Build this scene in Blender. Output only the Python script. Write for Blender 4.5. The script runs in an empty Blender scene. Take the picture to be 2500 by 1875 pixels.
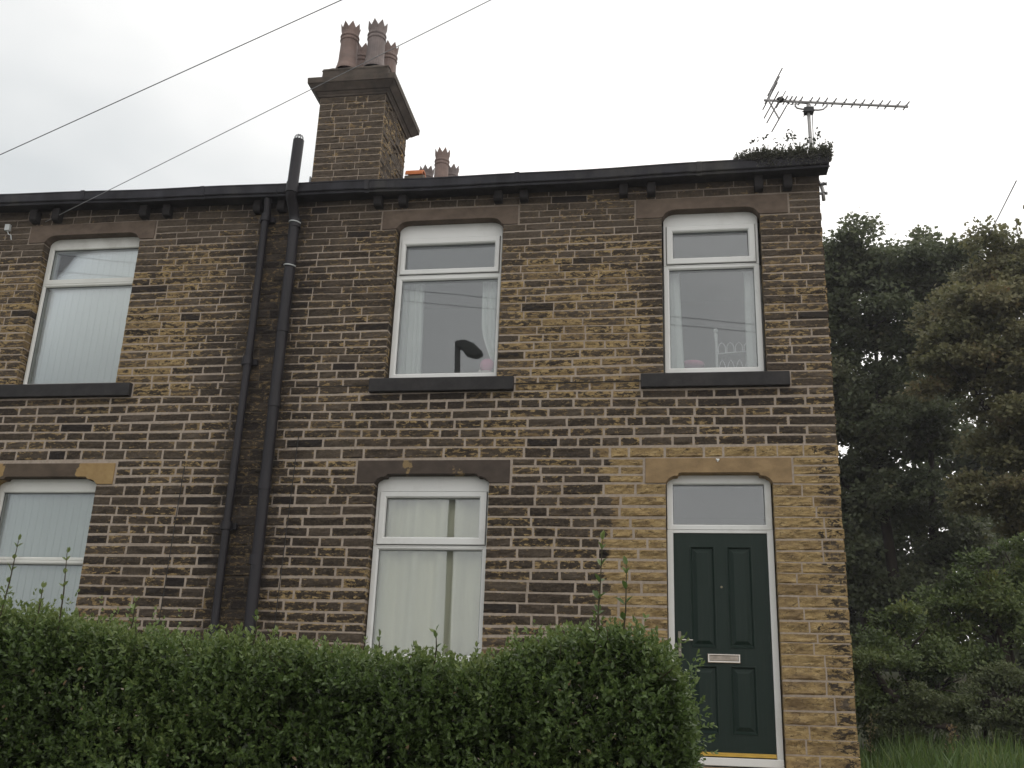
import bpy, math, random
import numpy as np
from mathutils import Vector, Matrix, noise as mnoise

random.seed(7)
rng = np.random.default_rng(7)
S = bpy.context.scene
COL = S.collection
R = math.radians

# ------------------------------------------------------------------ camera
W2, F_PX = 2500.0, 2513.2797
yaw, pitch, roll = R(-9.48531417), R(19.03791024), R(2.16468634)
cy, sy, cp, sp = math.cos(yaw), math.sin(yaw), math.cos(pitch), math.sin(pitch)
fwd = Vector((sy * cp, cy * cp, sp))
r0 = Vector((cy, -sy, 0))
u0 = r0.cross(fwd)
right = r0 * math.cos(roll) + u0 * math.sin(roll)
up = u0 * math.cos(roll) - r0 * math.sin(roll)
cam_d = bpy.data.cameras.new("camera")
cam = bpy.data.objects.new("camera", cam_d)
COL.objects.link(cam)
M = Matrix((right, up, -fwd)).transposed().to_4x4()
M.translation = Vector((0.08663, -9.68918, 0.07849))
cam.matrix_world = M
cam_d.sensor_fit = 'HORIZONTAL'
cam_d.sensor_width = 36.0
cam_d.lens = 36.0 * F_PX / W2
cam_d.clip_start = 0.05
cam_d.clip_end = 2000
S.camera = cam

# ------------------------------------------------------------------ world (overcast) and sun
SUN_EL, SUN_AZ = R(52), R(20)          # soft sun high behind the houses, veiled by cloud
w = bpy.data.worlds.new("World")
S.world = w
w.use_nodes = True
nt = w.node_tree
nt.nodes.clear()
o_ = nt.nodes.new('ShaderNodeOutputWorld')
bg = nt.nodes.new('ShaderNodeBackground')
sky = nt.nodes.new('ShaderNodeTexSky')
sky.sky_type = 'NISHITA'
sky.sun_disc = False
sky.sun_elevation = SUN_EL
sky.sun_rotation = SUN_AZ
sky.dust_density = 3.0
hs = nt.nodes.new('ShaderNodeHueSaturation')
hs.inputs['Saturation'].default_value = 0.10
nt.links.new(sky.outputs[0], hs.inputs['Color'])
tcw = nt.nodes.new('ShaderNodeTexCoord')
mapw = nt.nodes.new('ShaderNodeMapping')
mapw.inputs['Scale'].default_value = (1.5, 1.5, 3.2)
mapw.inputs['Location'].default_value = (0.55, 0.2, 0.35)
nt.links.new(tcw.outputs['Generated'], mapw.inputs['Vector'])
cn = nt.nodes.new('ShaderNodeTexNoise')
cn.inputs['Scale'].default_value = 1.3
cn.inputs['Detail'].default_value = 4.0
cn.inputs['Roughness'].default_value = 0.5
nt.links.new(mapw.outputs[0], cn.inputs['Vector'])
# thick greyer cloud towards the west (-x), bright thin cloud elsewhere
sepw = nt.nodes.new('ShaderNodeSeparateXYZ')
nt.links.new(tcw.outputs['Generated'], sepw.inputs[0])
addw = nt.nodes.new('ShaderNodeMath'); addw.operation = 'MULTIPLY_ADD'
nt.links.new(sepw.outputs['X'], addw.inputs[0])
addw.inputs[1].default_value = 0.55
soft = nt.nodes.new('ShaderNodeMath'); soft.operation = 'MULTIPLY_ADD'
nt.links.new(cn.outputs['Fac'], soft.inputs[0]); soft.inputs[1].default_value = 0.55; soft.inputs[2].default_value = 0.235
nt.links.new(soft.outputs[0], addw.inputs[2])
rw = nt.nodes.new('ShaderNodeValToRGB')
rw.color_ramp.elements[0].position = 0.18
rw.color_ramp.elements[0].color = (0.70, 0.735, 0.75, 1)
rw.color_ramp.elements[1].position = 0.50
rw.color_ramp.elements[1].color = (1.35, 1.325, 1.29, 1)
nt.links.new(addw.outputs[0], rw.inputs[0])
mulw = nt.nodes.new('ShaderNodeMix'); mulw.data_type = 'RGBA'; mulw.blend_type = 'MIX'
mulw.inputs['Factor'].default_value = 0.88
nt.links.new(hs.outputs[0], mulw.inputs[6])
sc_ = nt.nodes.new('ShaderNodeVectorMath'); sc_.operation = 'SCALE'
sc_.inputs['Scale'].default_value = 10.5
nt.links.new(rw.outputs[0], sc_.inputs[0])
nt.links.new(sc_.outputs[0], mulw.inputs[7])
nt.links.new(mulw.outputs[2], bg.inputs['Color'])
bg.inputs['Strength'].default_value = 0.10
nt.links.new(bg.outputs[0], o_.inputs[0])

sun_d = bpy.data.lights.new("sun", 'SUN')
sun_d.energy = 0.6
sun_d.angle = R(30)
sun_d.color = (1.0, 0.97, 0.93)
sun = bpy.data.objects.new("sun", sun_d)
COL.objects.link(sun)
sdir = Vector((math.sin(SUN_AZ) * math.cos(SUN_EL), math.cos(SUN_AZ) * math.cos(SUN_EL), math.sin(SUN_EL)))
sun.rotation_euler = sdir.to_track_quat('Z', 'Y').to_euler()

S.view_settings.view_transform = 'Standard'
S.view_settings.look = 'None'
S.view_settings.exposure = 0.0
S.view_settings.gamma = 1.0


# ------------------------------------------------------------------ helpers
class MB:
    """collects verts / faces (with a material slot) and links them as ONE mesh object"""
    def __init__(s):
        s.v, s.f, s.m = [], [], []
        s.attr = {}

    def face(s, pts, m=0):
        n = len(s.v)
        s.v += [tuple(p) for p in pts]
        s.f.append(tuple(range(n, n + len(pts))))
        s.m.append(m)

    def box(s, x0, x1, y0, y1, z0, z1, m=0):
        n = len(s.v)
        s.v += [(x0, y0, z0), (x1, y0, z0), (x1, y1, z0), (x0, y1, z0), (x0, y0, z1), (x1, y0, z1), (x1, y1, z1), (x0, y1, z1)]
        for q in ((0, 1, 5, 4), (1, 2, 6, 5), (2, 3, 7, 6), (3, 0, 4, 7), (4, 5, 6, 7), (3, 2, 1, 0)):
            s.f.append(tuple(n + i for i in q)); s.m.append(m)
        return s

    def prism_y(s, poly, y0, y1, m=0):
        """poly of (x, z), extruded along y"""
        n, k = len(s.v), len(poly)
        s.v += [(x, y0, z) for x, z in poly] + [(x, y1, z) for x, z in poly]
        s.f.append(tuple(n + i for i in range(k))); s.m.append(m)
        s.f.append(tuple(n + k + i for i in reversed(range(k)))); s.m.append(m)
        for i in range(k):
            j = (i + 1) % k
            s.f.append((n + j, n + i, n + k + i, n + k + j)); s.m.append(m)
        return s

    def prism_x(s, poly, x0, x1, m=0):
        """poly of (y, z), extruded along x"""
        n, k = len(s.v), len(poly)
        s.v += [(x0, y, z) for y, z in poly] + [(x1, y, z) for y, z in poly]
        s.f.append(tuple(n + i for i in reversed(range(k)))); s.m.append(m)
        s.f.append(tuple(n + k + i for i in range(k))); s.m.append(m)
        for i in range(k):
            j = (i + 1) % k
            s.f.append((n + i, n + j, n + k + j, n + k + i)); s.m.append(m)
        return s

    def tube(s, pts, r, n=8, m=0, cap=True):
        pts = [Vector(p) for p in pts]
        rs = r if isinstance(r, (list, tuple)) else [r] * len(pts)
        rings = []
        ref = None
        for i, p in enumerate(pts):
            a = pts[max(i - 1, 0)]; b = pts[min(i + 1, len(pts) - 1)]
            t = (b - a).normalized()
            if ref is None:
                ref = t.orthogonal().normalized()
            else:
                ref = (ref - t * ref.dot(t)).normalized()
            q = t.cross(ref)
            base = len(s.v)
            for k in range(n):
                an = 2 * math.pi * k / n
                s.v.append(tuple(p + (ref * math.cos(an) + q * math.sin(an)) * rs[i]))
            rings.append(base)
        for i in range(len(rings) - 1):
            a, b = rings[i], rings[i + 1]
            for k in range(n):
                k2 = (k + 1) % n
                s.f.append((a + k, a + k2, b + k2, b + k)); s.m.append(m)
        if cap:
            s.f.append(tuple(rings[0] + k for k in reversed(range(n)))); s.m.append(m)
            s.f.append(tuple(rings[-1] + k for k in range(n))); s.m.append(m)
        return s

    def lathe(s, prof, c, n=20, m=0):
        """prof of (r, z) about a vertical axis through c"""
        rings = []
        for r, z in prof:
            base = len(s.v)
            for k in range(n):
                an = 2 * math.pi * k / n
                s.v.append((c[0] + r * math.cos(an), c[1] + r * math.sin(an), c[2] + z))
            rings.append(base)
        for a, b in zip(rings, rings[1:]):
            for k in range(n):
                k2 = (k + 1) % n
                s.f.append((a + k, a + k2, b + k2, b + k)); s.m.append(m)
        return s

    def ring(s, o, i, yb, yf, ch=0.012, m=0, chb=None):
        """mitred frame in the xz plane; o, i = (x0, x1, z0, z1) outer and inner; front at yf (towards -y)"""
        k = ch
        def rect(x0, x1, z0, z1, y):
            return [(x0, y, z0), (x1, y, z0), (x1, y, z1), (x0, y, z1)]
        x0, x1, z0, z1 = o
        a0, a1, b0, b1 = i
        e = 0.005
        loops = [rect(x0, x1, z0, z1, yb), rect(x0, x1, z0, z1, yf + e), rect(x0 + e, x1 - e, z0 + e, z1 - e, yf),
                 rect(a0 - k, a1 + k, b0 - k, b1 + k, yf), rect(a0 - .25 * k, a1 + .25 * k, b0 - .25 * k, b1 + .25 * k, yf + .55 * k),
                 rect(a0, a1, b0, b1, yf + 1.2 * k), rect(a0, a1, b0, b1, yb)]
        bases = []
        for l in loops:
            bases.append(len(s.v)); s.v += l
        for p, q in zip(bases, bases[1:]):
            for c in range(4):
                d = (c + 1) % 4
                s.f.append((p + c, p + d, q + d, q + c)); s.m.append(m)
        return s

    def build(s, name, mats, parent=None, smooth=False, bevel=0, autos=None):
        me = bpy.data.meshes.new(name)
        me.from_pydata(s.v, [], s.f)
        mats = mats if isinstance(mats, (list, tuple)) else [mats]
        for m in mats:
            me.materials.append(m)
        if len(mats) > 1:
            me.polygons.foreach_set('material_index', s.m)
        if smooth:
            me.polygons.foreach_set('use_smooth', [True] * len(me.polygons))
        for an, (kind, data) in s.attr.items():
            a = me.attributes.new(an, kind, 'POINT')
            a.data.foreach_set('color' if kind == 'FLOAT_COLOR' else 'value', np.asarray(data, np.float32).ravel())
        me.update()
        o = bpy.data.objects.new(name, me)
        COL.objects.link(o)
        if bevel:
            b = o.modifiers.new('bevel', 'BEVEL'); b.width = bevel; b.segments = 2; b.limit_method = 'ANGLE'; b.angle_limit = R(40)
        if parent:
            o.parent = parent
            wl = world_loc(parent)
            o.matrix_parent_inverse = Matrix.Translation(-wl)
        return o


def world_loc(o):
    p = Vector((0, 0, 0))
    if o.type == 'EMPTY':
        p = Vector(o.location)
    return p


def thing(name, loc, label, cat, group=None):
    o = bpy.data.objects.new(name, None)
    o.location = loc
    o.empty_display_size = 0.1
    COL.objects.link(o)
    return tag(o, label, cat, group)


def tag(o, label, cat, group=None, kind=None):
    o['label'] = label
    o['category'] = cat
    if group: o['group'] = group
    if kind: o['kind'] = kind
    return o


# ------------------------------------------------------------------ materials
def newmat(name):
    m = bpy.data.materials.new(name); m.use_nodes = True
    t = m.node_tree
    b = t.nodes['Principled BSDF']
    b.inputs['Specular IOR Level'].default_value = 0.3
    return m, t, b


def N(t, typ, **kw):
    n = t.nodes.new(typ)
    for k, v in kw.items():
        if k.startswith('i_'):
            n.inputs[k[2:].replace('_', ' ')].default_value = v
        else:
            setattr(n, k, v)
    return n


def noise_tex(t, scale, detail=4, rough=0.55, stretch=None, dist=0.0):
    tc = N(t, 'ShaderNodeTexCoord')
    nz = N(t, 'ShaderNodeTexNoise')
    nz.inputs['Scale'].default_value = scale
    nz.inputs['Detail'].default_value = detail
    nz.inputs['Roughness'].default_value = rough
    nz.inputs['Distortion'].default_value = dist
    if stretch:
        mp = N(t, 'ShaderNodeMapping'); mp.inputs['Scale'].default_value = stretch
        t.links.new(tc.outputs['Object'], mp.inputs[0]); t.links.new(mp.outputs[0], nz.inputs['Vector'])
    else:
        t.links.new(tc.outputs['Object'], nz.inputs['Vector'])
    return nz.outputs['Fac']


def ramp(t, fac, stops):
    r = N(t, 'ShaderNodeValToRGB')
    e = r.color_ramp.elements
    while len(e) < len(stops): e.new(0.5)
    for k, (p, c) in zip(e, stops):
        k.position = p
        k.color = (c[0], c[1], c[2], 1) if not isinstance(c, (int, float)) else (c, c, c, 1)
    t.links.new(fac, r.inputs[0])
    return r.outputs[0]


def mix(t, fac, a, b):
    n = N(t, 'ShaderNodeMix', data_type='RGBA')
    for sock, val in ((0, fac), (6, a), (7, b)):
        if isinstance(val, (int, float)): n.inputs[sock].default_value = val
        elif isinstance(val, tuple): n.inputs[sock].default_value = (*val[:3], 1)
        else: t.links.new(val, n.inputs[sock])
    return n.outputs[2]


def math_(t, op, a, b=None, c=None, clamp=False):
    n = N(t, 'ShaderNodeMath', operation=op, use_clamp=clamp)
    for i, val in enumerate((a, b, c)):
        if val is None: continue
        if isinstance(val, (int, float)): n.inputs[i].default_value = val
        else: t.links.new(val, n.inputs[i])
    return n.outputs[0]


def bump(t, b, h, strength=0.4, dist=0.01):
    n = N(t, 'ShaderNodeBump')
    n.inputs['Strength'].default_value = strength
    n.inputs['Distance'].default_value = dist
    t.links.new(h, n.inputs['Height'])
    t.links.new(n.outputs[0], b.inputs['Normal'])


def plain(name, c, rough=0.6, var=0.15, scale=8, bmp=0.0, spec=0.3, metal=0.0, dirt=None, stretch=None):
    """a painted / weathered plain surface with procedural variation"""
    m, t, b = newmat(name)
    n1 = noise_tex(t, scale, 5, 0.6, stretch)
    lo = tuple(x * (1 - var) for x in c); hi = tuple(min(1, x * (1 + var)) for x in c)
    colr = ramp(t, n1, [(0.3, lo), (0.7, hi)])
    if dirt:
        n2 = noise_tex(t, scale * 0.4, 6, 0.7, stretch)
        colr = mix(t, ramp(t, n2, [(0.52, 0.0), (0.72, 0.8)]), colr, dirt)
    t.links.new(colr, b.inputs['Base Color'])
    b.inputs['Roughness'].default_value = rough
    b.inputs['Metallic'].default_value = metal
    b.inputs['Specular IOR Level'].default_value = spec
    if bmp: bump(t, b, noise_tex(t, scale * 6, 4, 0.6), bmp, 0.004)
    return m


def stone_mat():
    m, t, b = newmat('pitched_sandstone')
    at = N(t, 'ShaderNodeAttribute', attribute_name='tone')
    sp_ = N(t, 'ShaderNodeSeparateColor'); t.links.new(at.outputs['Color'], sp_.inputs[0])
    rnd, bf, soot = sp_.outputs[0], sp_.outputs[1], sp_.outputs[2]
    eg = N(t, 'ShaderNodeAttribute', attribute_name='edge').outputs['Fac']
    n1 = noise_tex(t, 17, 8, 0.68, (.8, 1.0, 1.9), 0.5)
    n2 = noise_tex(t, 5, 5, 0.6, (1.0, 1.0, 2.5))
    n3 = noise_tex(t, 38, 4, 0.6)
    n4 = noise_tex(t, 16, 5, 0.65, (0.8, 1, 2.2))
    # crust (dark, weathered) with a shift per stone
    k = math_(t, 'MULTIPLY_ADD', n2, 0.9, math_(t, 'MULTIPLY_ADD', rnd, 0.40, -0.20))
    dark = ramp(t, k, [(0.12, (.029, .022, .016)), (0.40, (.052, .039, .028)), (0.62, (.082, .063, .046)), (0.88, (.124, .098, .074))])
    dark = mix(t, ramp(t, n3, [(0.45, 0.0), (0.8, 0.45)]), dark, (.17, .132, .090))
    # clean buff stone where the crust has flaked away
    buff = ramp(t, n4, [(0.30, (.21, .143, .064)), (0.50, (.355, .250, .114)), (0.72, (.48, .360, .185))])
    bsm = math_(t, 'MULTIPLY_ADD', rnd, 0.16, n2)
    buff = mix(t, ramp(t, bsm, [(0.52, 0.0), (0.72, 0.70)]), buff, (.135, .088, .050))
    buff = mix(t, ramp(t, n1, [(0.56, 0.0), (0.74, 0.55)]), buff, (.085, .058, .040))
    n5 = noise_tex(t, 8, 5, 0.6, (.8, 1, 2.6), 0.6)
    fis = math_(t, 'ABSOLUTE', math_(t, 'SUBTRACT', n5, 0.5))
    fis = math_(t, 'MULTIPLY', ramp(t, fis, [(0.006, 1.0), (0.026, 0.0)]), ramp(t, n4, [(0.44, 0.0), (0.56, 0.75)]))
    buff = mix(t, fis, buff, (.055, .036, .022))
    v = math_(t, 'MULTIPLY_ADD', math_(t, 'SUBTRACT', n1, 0.5), 2.3, bf)
    v = math_(t, 'ADD', v, math_(t, 'MULTIPLY', math_(t, 'SUBTRACT', 1.0, eg), 0.20))
    mask = ramp(t, v, [(0.46, 0.0), (0.56, 1.0)])
    c = mix(t, mask, dark, buff)
    c = mix(t, soot, c, (.017, .014, .013))
    t.links.new(c, b.inputs['Base Color'])
    b.inputs['Roughness'].default_value = 0.88
    b.inputs['Specular IOR Level'].default_value = 0.25
    h = math_(t, 'ADD', noise_tex(t, 60, 5, 0.65), math_(t, 'MULTIPLY', n1, 1.0))
    h = math_(t, 'SUBTRACT', h, math_(t, 'MULTIPLY', fis, 0.8))
    bump(t, b, h, 0.7, 0.008)
    return m


def mortar_mat(damp=True):
    m, t, b = newmat('lime_mortar')
    n1 = noise_tex(t, 30, 5, 0.65)
    c = ramp(t, n1, [(0.3, (.30, .246, .198)), (0.7, (.46, .384, .318))])
    n2 = noise_tex(t, 1.6, 4, 0.6)
    c = mix(t, ramp(t, n2, [(0.46, 0.0), (0.76, 0.5)]), c, (.20, .16, .125))
    if damp:
        tc = N(t, 'ShaderNodeTexCoord'); sx = N(t, 'ShaderNodeSeparateXYZ'); t.links.new(tc.outputs['Object'], sx.inputs[0])
        wob = noise_tex(t, 7, 5, 0.7)
        # damp black stain behind and between the two pipes
        d = math_(t, 'ABSOLUTE', math_(t, 'ADD', sx.outputs['X'], 4.22))
        d = math_(t, 'MULTIPLY_ADD', math_(t, 'SUBTRACT', wob, 0.5), 0.9, d)
        st = ramp(t, d, [(0.16, 0.90), (0.40, 0.0)])
        c = mix(t, st, c, (.022, .018, .016))
        # smoky band under the gutter
        d2 = math_(t, 'MULTIPLY_ADD', math_(t, 'SUBTRACT', wob, 0.5), 0.25, sx.outputs['Z'])
        c = mix(t, ramp(t, math_(t, 'SUBTRACT', d2, 5.0), [(0.05, 0.0), (0.62, 0.65)]), c, (.11, .088, .075))
    t.links.new(c, b.inputs['Base Color'])
    b.inputs['Roughness'].default_value = 0.95
    bump(t, b, noise_tex(t, 90, 4, 0.6), 0.4, 0.004)
    return m


def dressed_mat(name, c, patch=None, patch_amt=0.6, soot=0.3, seed=0.0):
    """smooth dressed lintel stone with stains"""
    m, t, b = newmat(name)
    n1 = noise_tex(t, 6, 6, 0.6, (1, 1, 1.4))
    n2 = noise_tex(t, 2.6, 5, 0.6, (1, 1, 2.0))
    col = ramp(t, n1, [(0.3, tuple(x * .72 for x in c)), (0.7, tuple(x * 1.18 for x in c))])
    if patch:
        tc = N(t, 'ShaderNodeTexCoord'); mp = N(t, 'ShaderNodeMapping'); mp.inputs['Location'].default_value = (seed, seed, seed)
        nz = N(t, 'ShaderNodeTexNoise'); nz.inputs['Scale'].default_value = 3.2; nz.inputs['Detail'].default_value = 7; nz.inputs['Roughness'].default_value = .6
        t.links.new(tc.outputs['Object'], mp.inputs[0]); t.links.new(mp.outputs[0], nz.inputs['Vector'])
        col = mix(t, ramp(t, nz.outputs['Fac'], [(patch_amt, 0.0), (patch_amt + .03, 0.9)]), col, patch)
    col = mix(t, ramp(t, n2, [(0.45, 0.0), (0.75, soot)]), col, (.05, .038, .032))
    t.links.new(col, b.inputs['Base Color'])
    b.inputs['Roughness'].default_value = 0.9
    bump(t, b, noise_tex(t, 70, 4, 0.65), 0.3, 0.004)
    return m


def glass_mat():
    m = bpy.data.materials.new('window_glass'); m.use_nodes = True
    t = m.node_tree; t.nodes.clear()
    out = N(t, 'ShaderNodeOutputMaterial')
    tr = N(t, 'ShaderNodeBsdfTransparent'); tr.inputs[0].default_value = (.93, .95, .94, 1)
    gl = N(t, 'ShaderNodeBsdfGlossy'); gl.inputs['Roughness'].default_value = 0.0; gl.inputs[0].default_value = (.95, .97, 1, 1)
    fr = N(t, 'ShaderNodeFresnel'); fr.inputs['IOR'].default_value = 1.52
    fac = math_(t, 'MULTIPLY_ADD', fr.outputs[0], 1.75, 0.022, clamp=True)
    ms = N(t, 'ShaderNodeMixShader')
    t.links.new(fac, ms.inputs[0]); t.links.new(tr.outputs[0], ms.inputs[1]); t.links.new(gl.outputs[0], ms.inputs[2])
    t.links.new(ms.outputs[0], out.inputs[0])
    bp = N(t, 'ShaderNodeBump'); bp.inputs['Strength'].default_value = 0.02; bp.inputs['Distance'].default_value = 0.02
    t.links.new(noise_tex(t, 1.5, 1, 0.4), bp.inputs['Height'])
    t.links.new(bp.outputs[0], gl.inputs['Normal'])
    return m


def leaf_mat(name, stops, trans=0.25, rough=0.42):
    m, t, b = newmat(name)
    at = N(t, 'ShaderNodeAttribute', attribute_name='leaf')
    n = noise_tex(t, 1.1, 3, 0.6)
    k = math_(t, 'ADD', at.outputs['Fac'], math_(t, 'MULTIPLY_ADD', n, 0.9, -0.45), clamp=True)
    c = ramp(t, k, stops)
    t.links.new(c, b.inputs['Base Color'])
    b.inputs['Roughness'].default_value = rough
    b.inputs['Specular IOR Level'].default_value = 0.5
    out = t.nodes['Material Output']
    tl = N(t, 'ShaderNodeBsdfTranslucent'); t.links.new(c, tl.inputs[0])
    ms = N(t, 'ShaderNodeMixShader'); ms.inputs[0].default_value = trans
    t.links.new(b.outputs[0], ms.inputs[1]); t.links.new(tl.outputs[0], ms.inputs[2])
    t.links.new(ms.outputs[0], out.inputs[0])
    return m


STONE = stone_mat()
MORTAR = mortar_mat()
PVC = plain('white_plastic', (.74, .74, .72), 0.35, 0.03, 3, dirt=(.55, .54, .50), spec=0.4)
PVC_OLD = plain('aged_white_plastic', (.70, .70, .66), 0.4, 0.05, 3, dirt=(.48, .46, .42), spec=0.4)
SEAL = plain('dark_rubber_seal', (.03, .03, .03), 0.6)
GLASS = glass_mat()
BLACK = plain('black_gutter_paint', (.030, .029, .035), 0.6, 0.5, 5, 0.35, 0.25, dirt=(.075, .070, .062), stretch=(1, 1, .5))
PIPE = plain('black_pipe_paint', (.020, .018, .021), 0.5, 0.3, 4, 0.1, 0.3, dirt=(.038, .034, .034), stretch=(1, 1, .3))
CORB = plain('sooty_corbel_stone', (.030, .027, .027), 0.85, 0.3, 9, 0.3, 0.2)
SILL = plain('sooty_stone_sill', (.026, .024, .024), 0.7, 0.3, 9, 0.4, 0.3, dirt=(.045, .04, .038))
SLATE = plain('stone_slates', (.09, .08, .07), 0.9, 0.4, 4, 0.5)
TERRA = plain('terracotta_pot', (.200, .142, .122), 0.75, 0.2, 6, 0.2, dirt=(.20, .16, .15))
TERRA_GREY = plain('weathered_terracotta', (.190, .155, .145), 0.75, 0.2, 6, 0.2, dirt=(.15, .13, .13))
ORANGE = plain('orange_ridge_clay', (.62, .20, .075), 0.7, 0.15, 8, 0.2)
CEMENT = plain('cement_haunching', (.13, .11, .085), 0.95, 0.35, 8, 0.5, dirt=(.06, .05, .04))
CHIMSTONE = plain('sooty_cornice_stone', (.085, .068, .055), 0.9, 0.35, 5, 0.5, dirt=(.03, .026, .024))
LEAD = plain('lead_flashing', (.22, .23, .24), 0.55, 0.2, 10, 0.1)
DOORG = plain('dark_green_door_skin', (.0070, .0190, .0135), 0.48, 0.12, 30, 0.25, 0.25, dirt=(.016, .027, .020), stretch=(3, 1, .2))
CHROME = plain('satin_chrome', (.50, .47, .43), 0.25, 0.05, 5, metal=1.0)
BRASS = plain('brass_threshold', (.55, .36, .08), 0.35, 0.15, 10, metal=0.7)
STEP = plain('sandstone_step', (.30, .22, .13), 0.9, 0.2, 6, 0.3)
ROOM = plain('room_plaster', (.34, .33, .31), 0.9, 0.05, 2)
CURT_W = plain('white_curtain_cloth', (.66, .68, .66), 0.9, 0.05, 3)
CURT_C = plain('cream_curtain_cloth', (.82, .78, .62), 0.9, 0.06, 3, stretch=(4, 1, .3))
BLIND = plain('pale_blind_fabric', (.63, .655, .625), 0.85, 0.03, 3)
PINK = plain('pink_plush', (.65, .22, .36), 0.95, 0.15, 12, 0.3)
PALE = plain('pale_plush', (.60, .52, .50), 0.95, 0.1, 12, 0.3)
BEDW = plain('white_painted_iron', (.72, .72, .72), 0.5, 0.05, 6)
ALU = plain('weathered_aluminium', (.36, .35, .35), 0.45, 0.15, 12, metal=0.6)
STEELP = plain('galvanised_pole', (.42, .41, .40), 0.5, 0.15, 8, metal=0.5)
DKPLASTIC = plain('dark_grey_plastic', (.04, .04, .042), 0.5)
CABLE = plain('black_cable', (.025, .024, .024), 0.6)
WIRE = plain('grey_overhead_cable', (.14, .14, .15), 0.6)
WIRE_PALE = plain('pale_overhead_cable', (.30, .30, .31), 0.6)
LAMPCOL = plain('dark_lamp_column', (.10, .10, .10), 0.5, 0.1, 3)
BARK = plain('tree_bark', (.045, .036, .028), 0.95, 0.4, 5, 0.6, stretch=(1, 1, .3))
TWIG = plain('green_brown_twig', (.05, .042, .022), 0.8, 0.3, 10)
WHITEBOX = plain('pale_grey_plastic', (.58, .60, .60), 0.5, 0.06, 8)
GREYB = plain('grey_bracket', (.30, .30, .31), 0.5, 0.15, 10, metal=0.4)
LINT_BROWN = dressed_mat('brown_lintel_stone', (.145, .108, .082), (.20, .15, .10), .66, 0.35)
LINT_DARK = dressed_mat('dark_lintel_stone', (.078, .060, .048), (.30, .21, .10), .575, 0.35, 3.7)
LINT_SPLIT = dressed_mat('flaking_lintel_stone', (.105, .078, .056), None, .6, 0.2)
t_ = LINT_SPLIT.node_tree
b_ = t_.nodes['Principled BSDF']
old = b_.inputs['Base Color'].links[0].from_socket
tc_ = N(t_, 'ShaderNodeTexCoord'); sx_ = N(t_, 'ShaderNodeSeparateXYZ'); t_.links.new(tc_.outputs['Object'], sx_.inputs[0])
dd_ = math_(t_, 'ABSOLUTE', math_(t_, 'ADD', sx_.outputs['X'], 6.50))
dd_ = math_(t_, 'MULTIPLY_ADD', math_(t_, 'SUBTRACT', noise_tex(t_, 5, 5, 0.55), 0.5), 0.9, dd_)
t_.links.new(mix(t_, ramp(t_, dd_, [(0.46, 0.0), (0.485, 1.0)]), old, ramp(t_, noise_tex(t_, 9, 5, .6), [(.3, (.27, .175, .075)), (.7, (.38, .26, .12))])), b_.inputs['Base Color'])
LINT_BUFF = dressed_mat('buff_lintel_stone', (.30, .205, .108), None, .6, 0.12)

# ------------------------------------------------------------------ openings of the facade
# name: opening (x0, x1, z0, z1), lintel (x0, x1, z0, z1), soffit rise, sill (x0, x1, z0, z1)
OPEN = {
    'um': ((-2.872, -1.690, 3.545, 5.37), (-3.033, -1.532, 5.272, 5.497), 0.085, (-3.012, -1.512, 3.392, 3.540)),
    'ur': ((-0.018, 0.984, 3.545, 5.37), (-0.283, 1.269, 5.274, 5.498), 0.088, (-0.240, 1.188, 3.394, 3.541)),
    'ul': ((-7.045, -5.860, 3.545, 5.37), (-7.241, -5.690, 5.280, 5.508), 0.085, (-7.30, -5.656, 3.394, 3.542)),
    'lm': ((-2.887, -1.722, 0.74, 2.55), (-3.073, -1.516, 2.444, 2.682), 0.092, (-3.02, -1.55, 0.59, 0.735)),
    'll': ((-7.060, -5.880, 0.74, 2.54), (-7.270, -5.697, 2.436, 2.668), 0.080, (-7.25, -5.66, 0.59, 0.735)),
    'dr': ((-0.012, 0.986, -0.10, 2.56), (-0.206, 1.166, 2.440, 2.690), 0.100, None),
}
CX, LX, PX = 1.592, -9.6, -4.20
COURSES = [5.80, 5.70, 5.592, 5.503, 5.417, 5.340, 5.268, 5.187, 5.104, 5.020, 4.940, 4.86, 4.779, 4.694, 4.607, 4.526, 4.442, 4.359,
           4.262, 4.174, 4.085, 3.996, 3.913, 3.825, 3.73, 3.642, 3.55, 3.474, 3.388, 3.3, 3.202, 3.107, 3.005, 2.909, 2.807, 2.690,
           2.607, 2.52, 2.434, 2.317, 2.214, 2.11, 2.008, 1.907, 1.806, 1.702, 1.6, 1.5, 1.39, 1.285, 1.178, 1.072, .987, .879, .769,
           .652, .531, .408, .289, .168, .035, -.1, -.25]


def sstep(a, b, x):
    t = min(1, max(0, (x - a) / (b - a)))
    return t * t * (3 - 2 * t)


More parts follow.
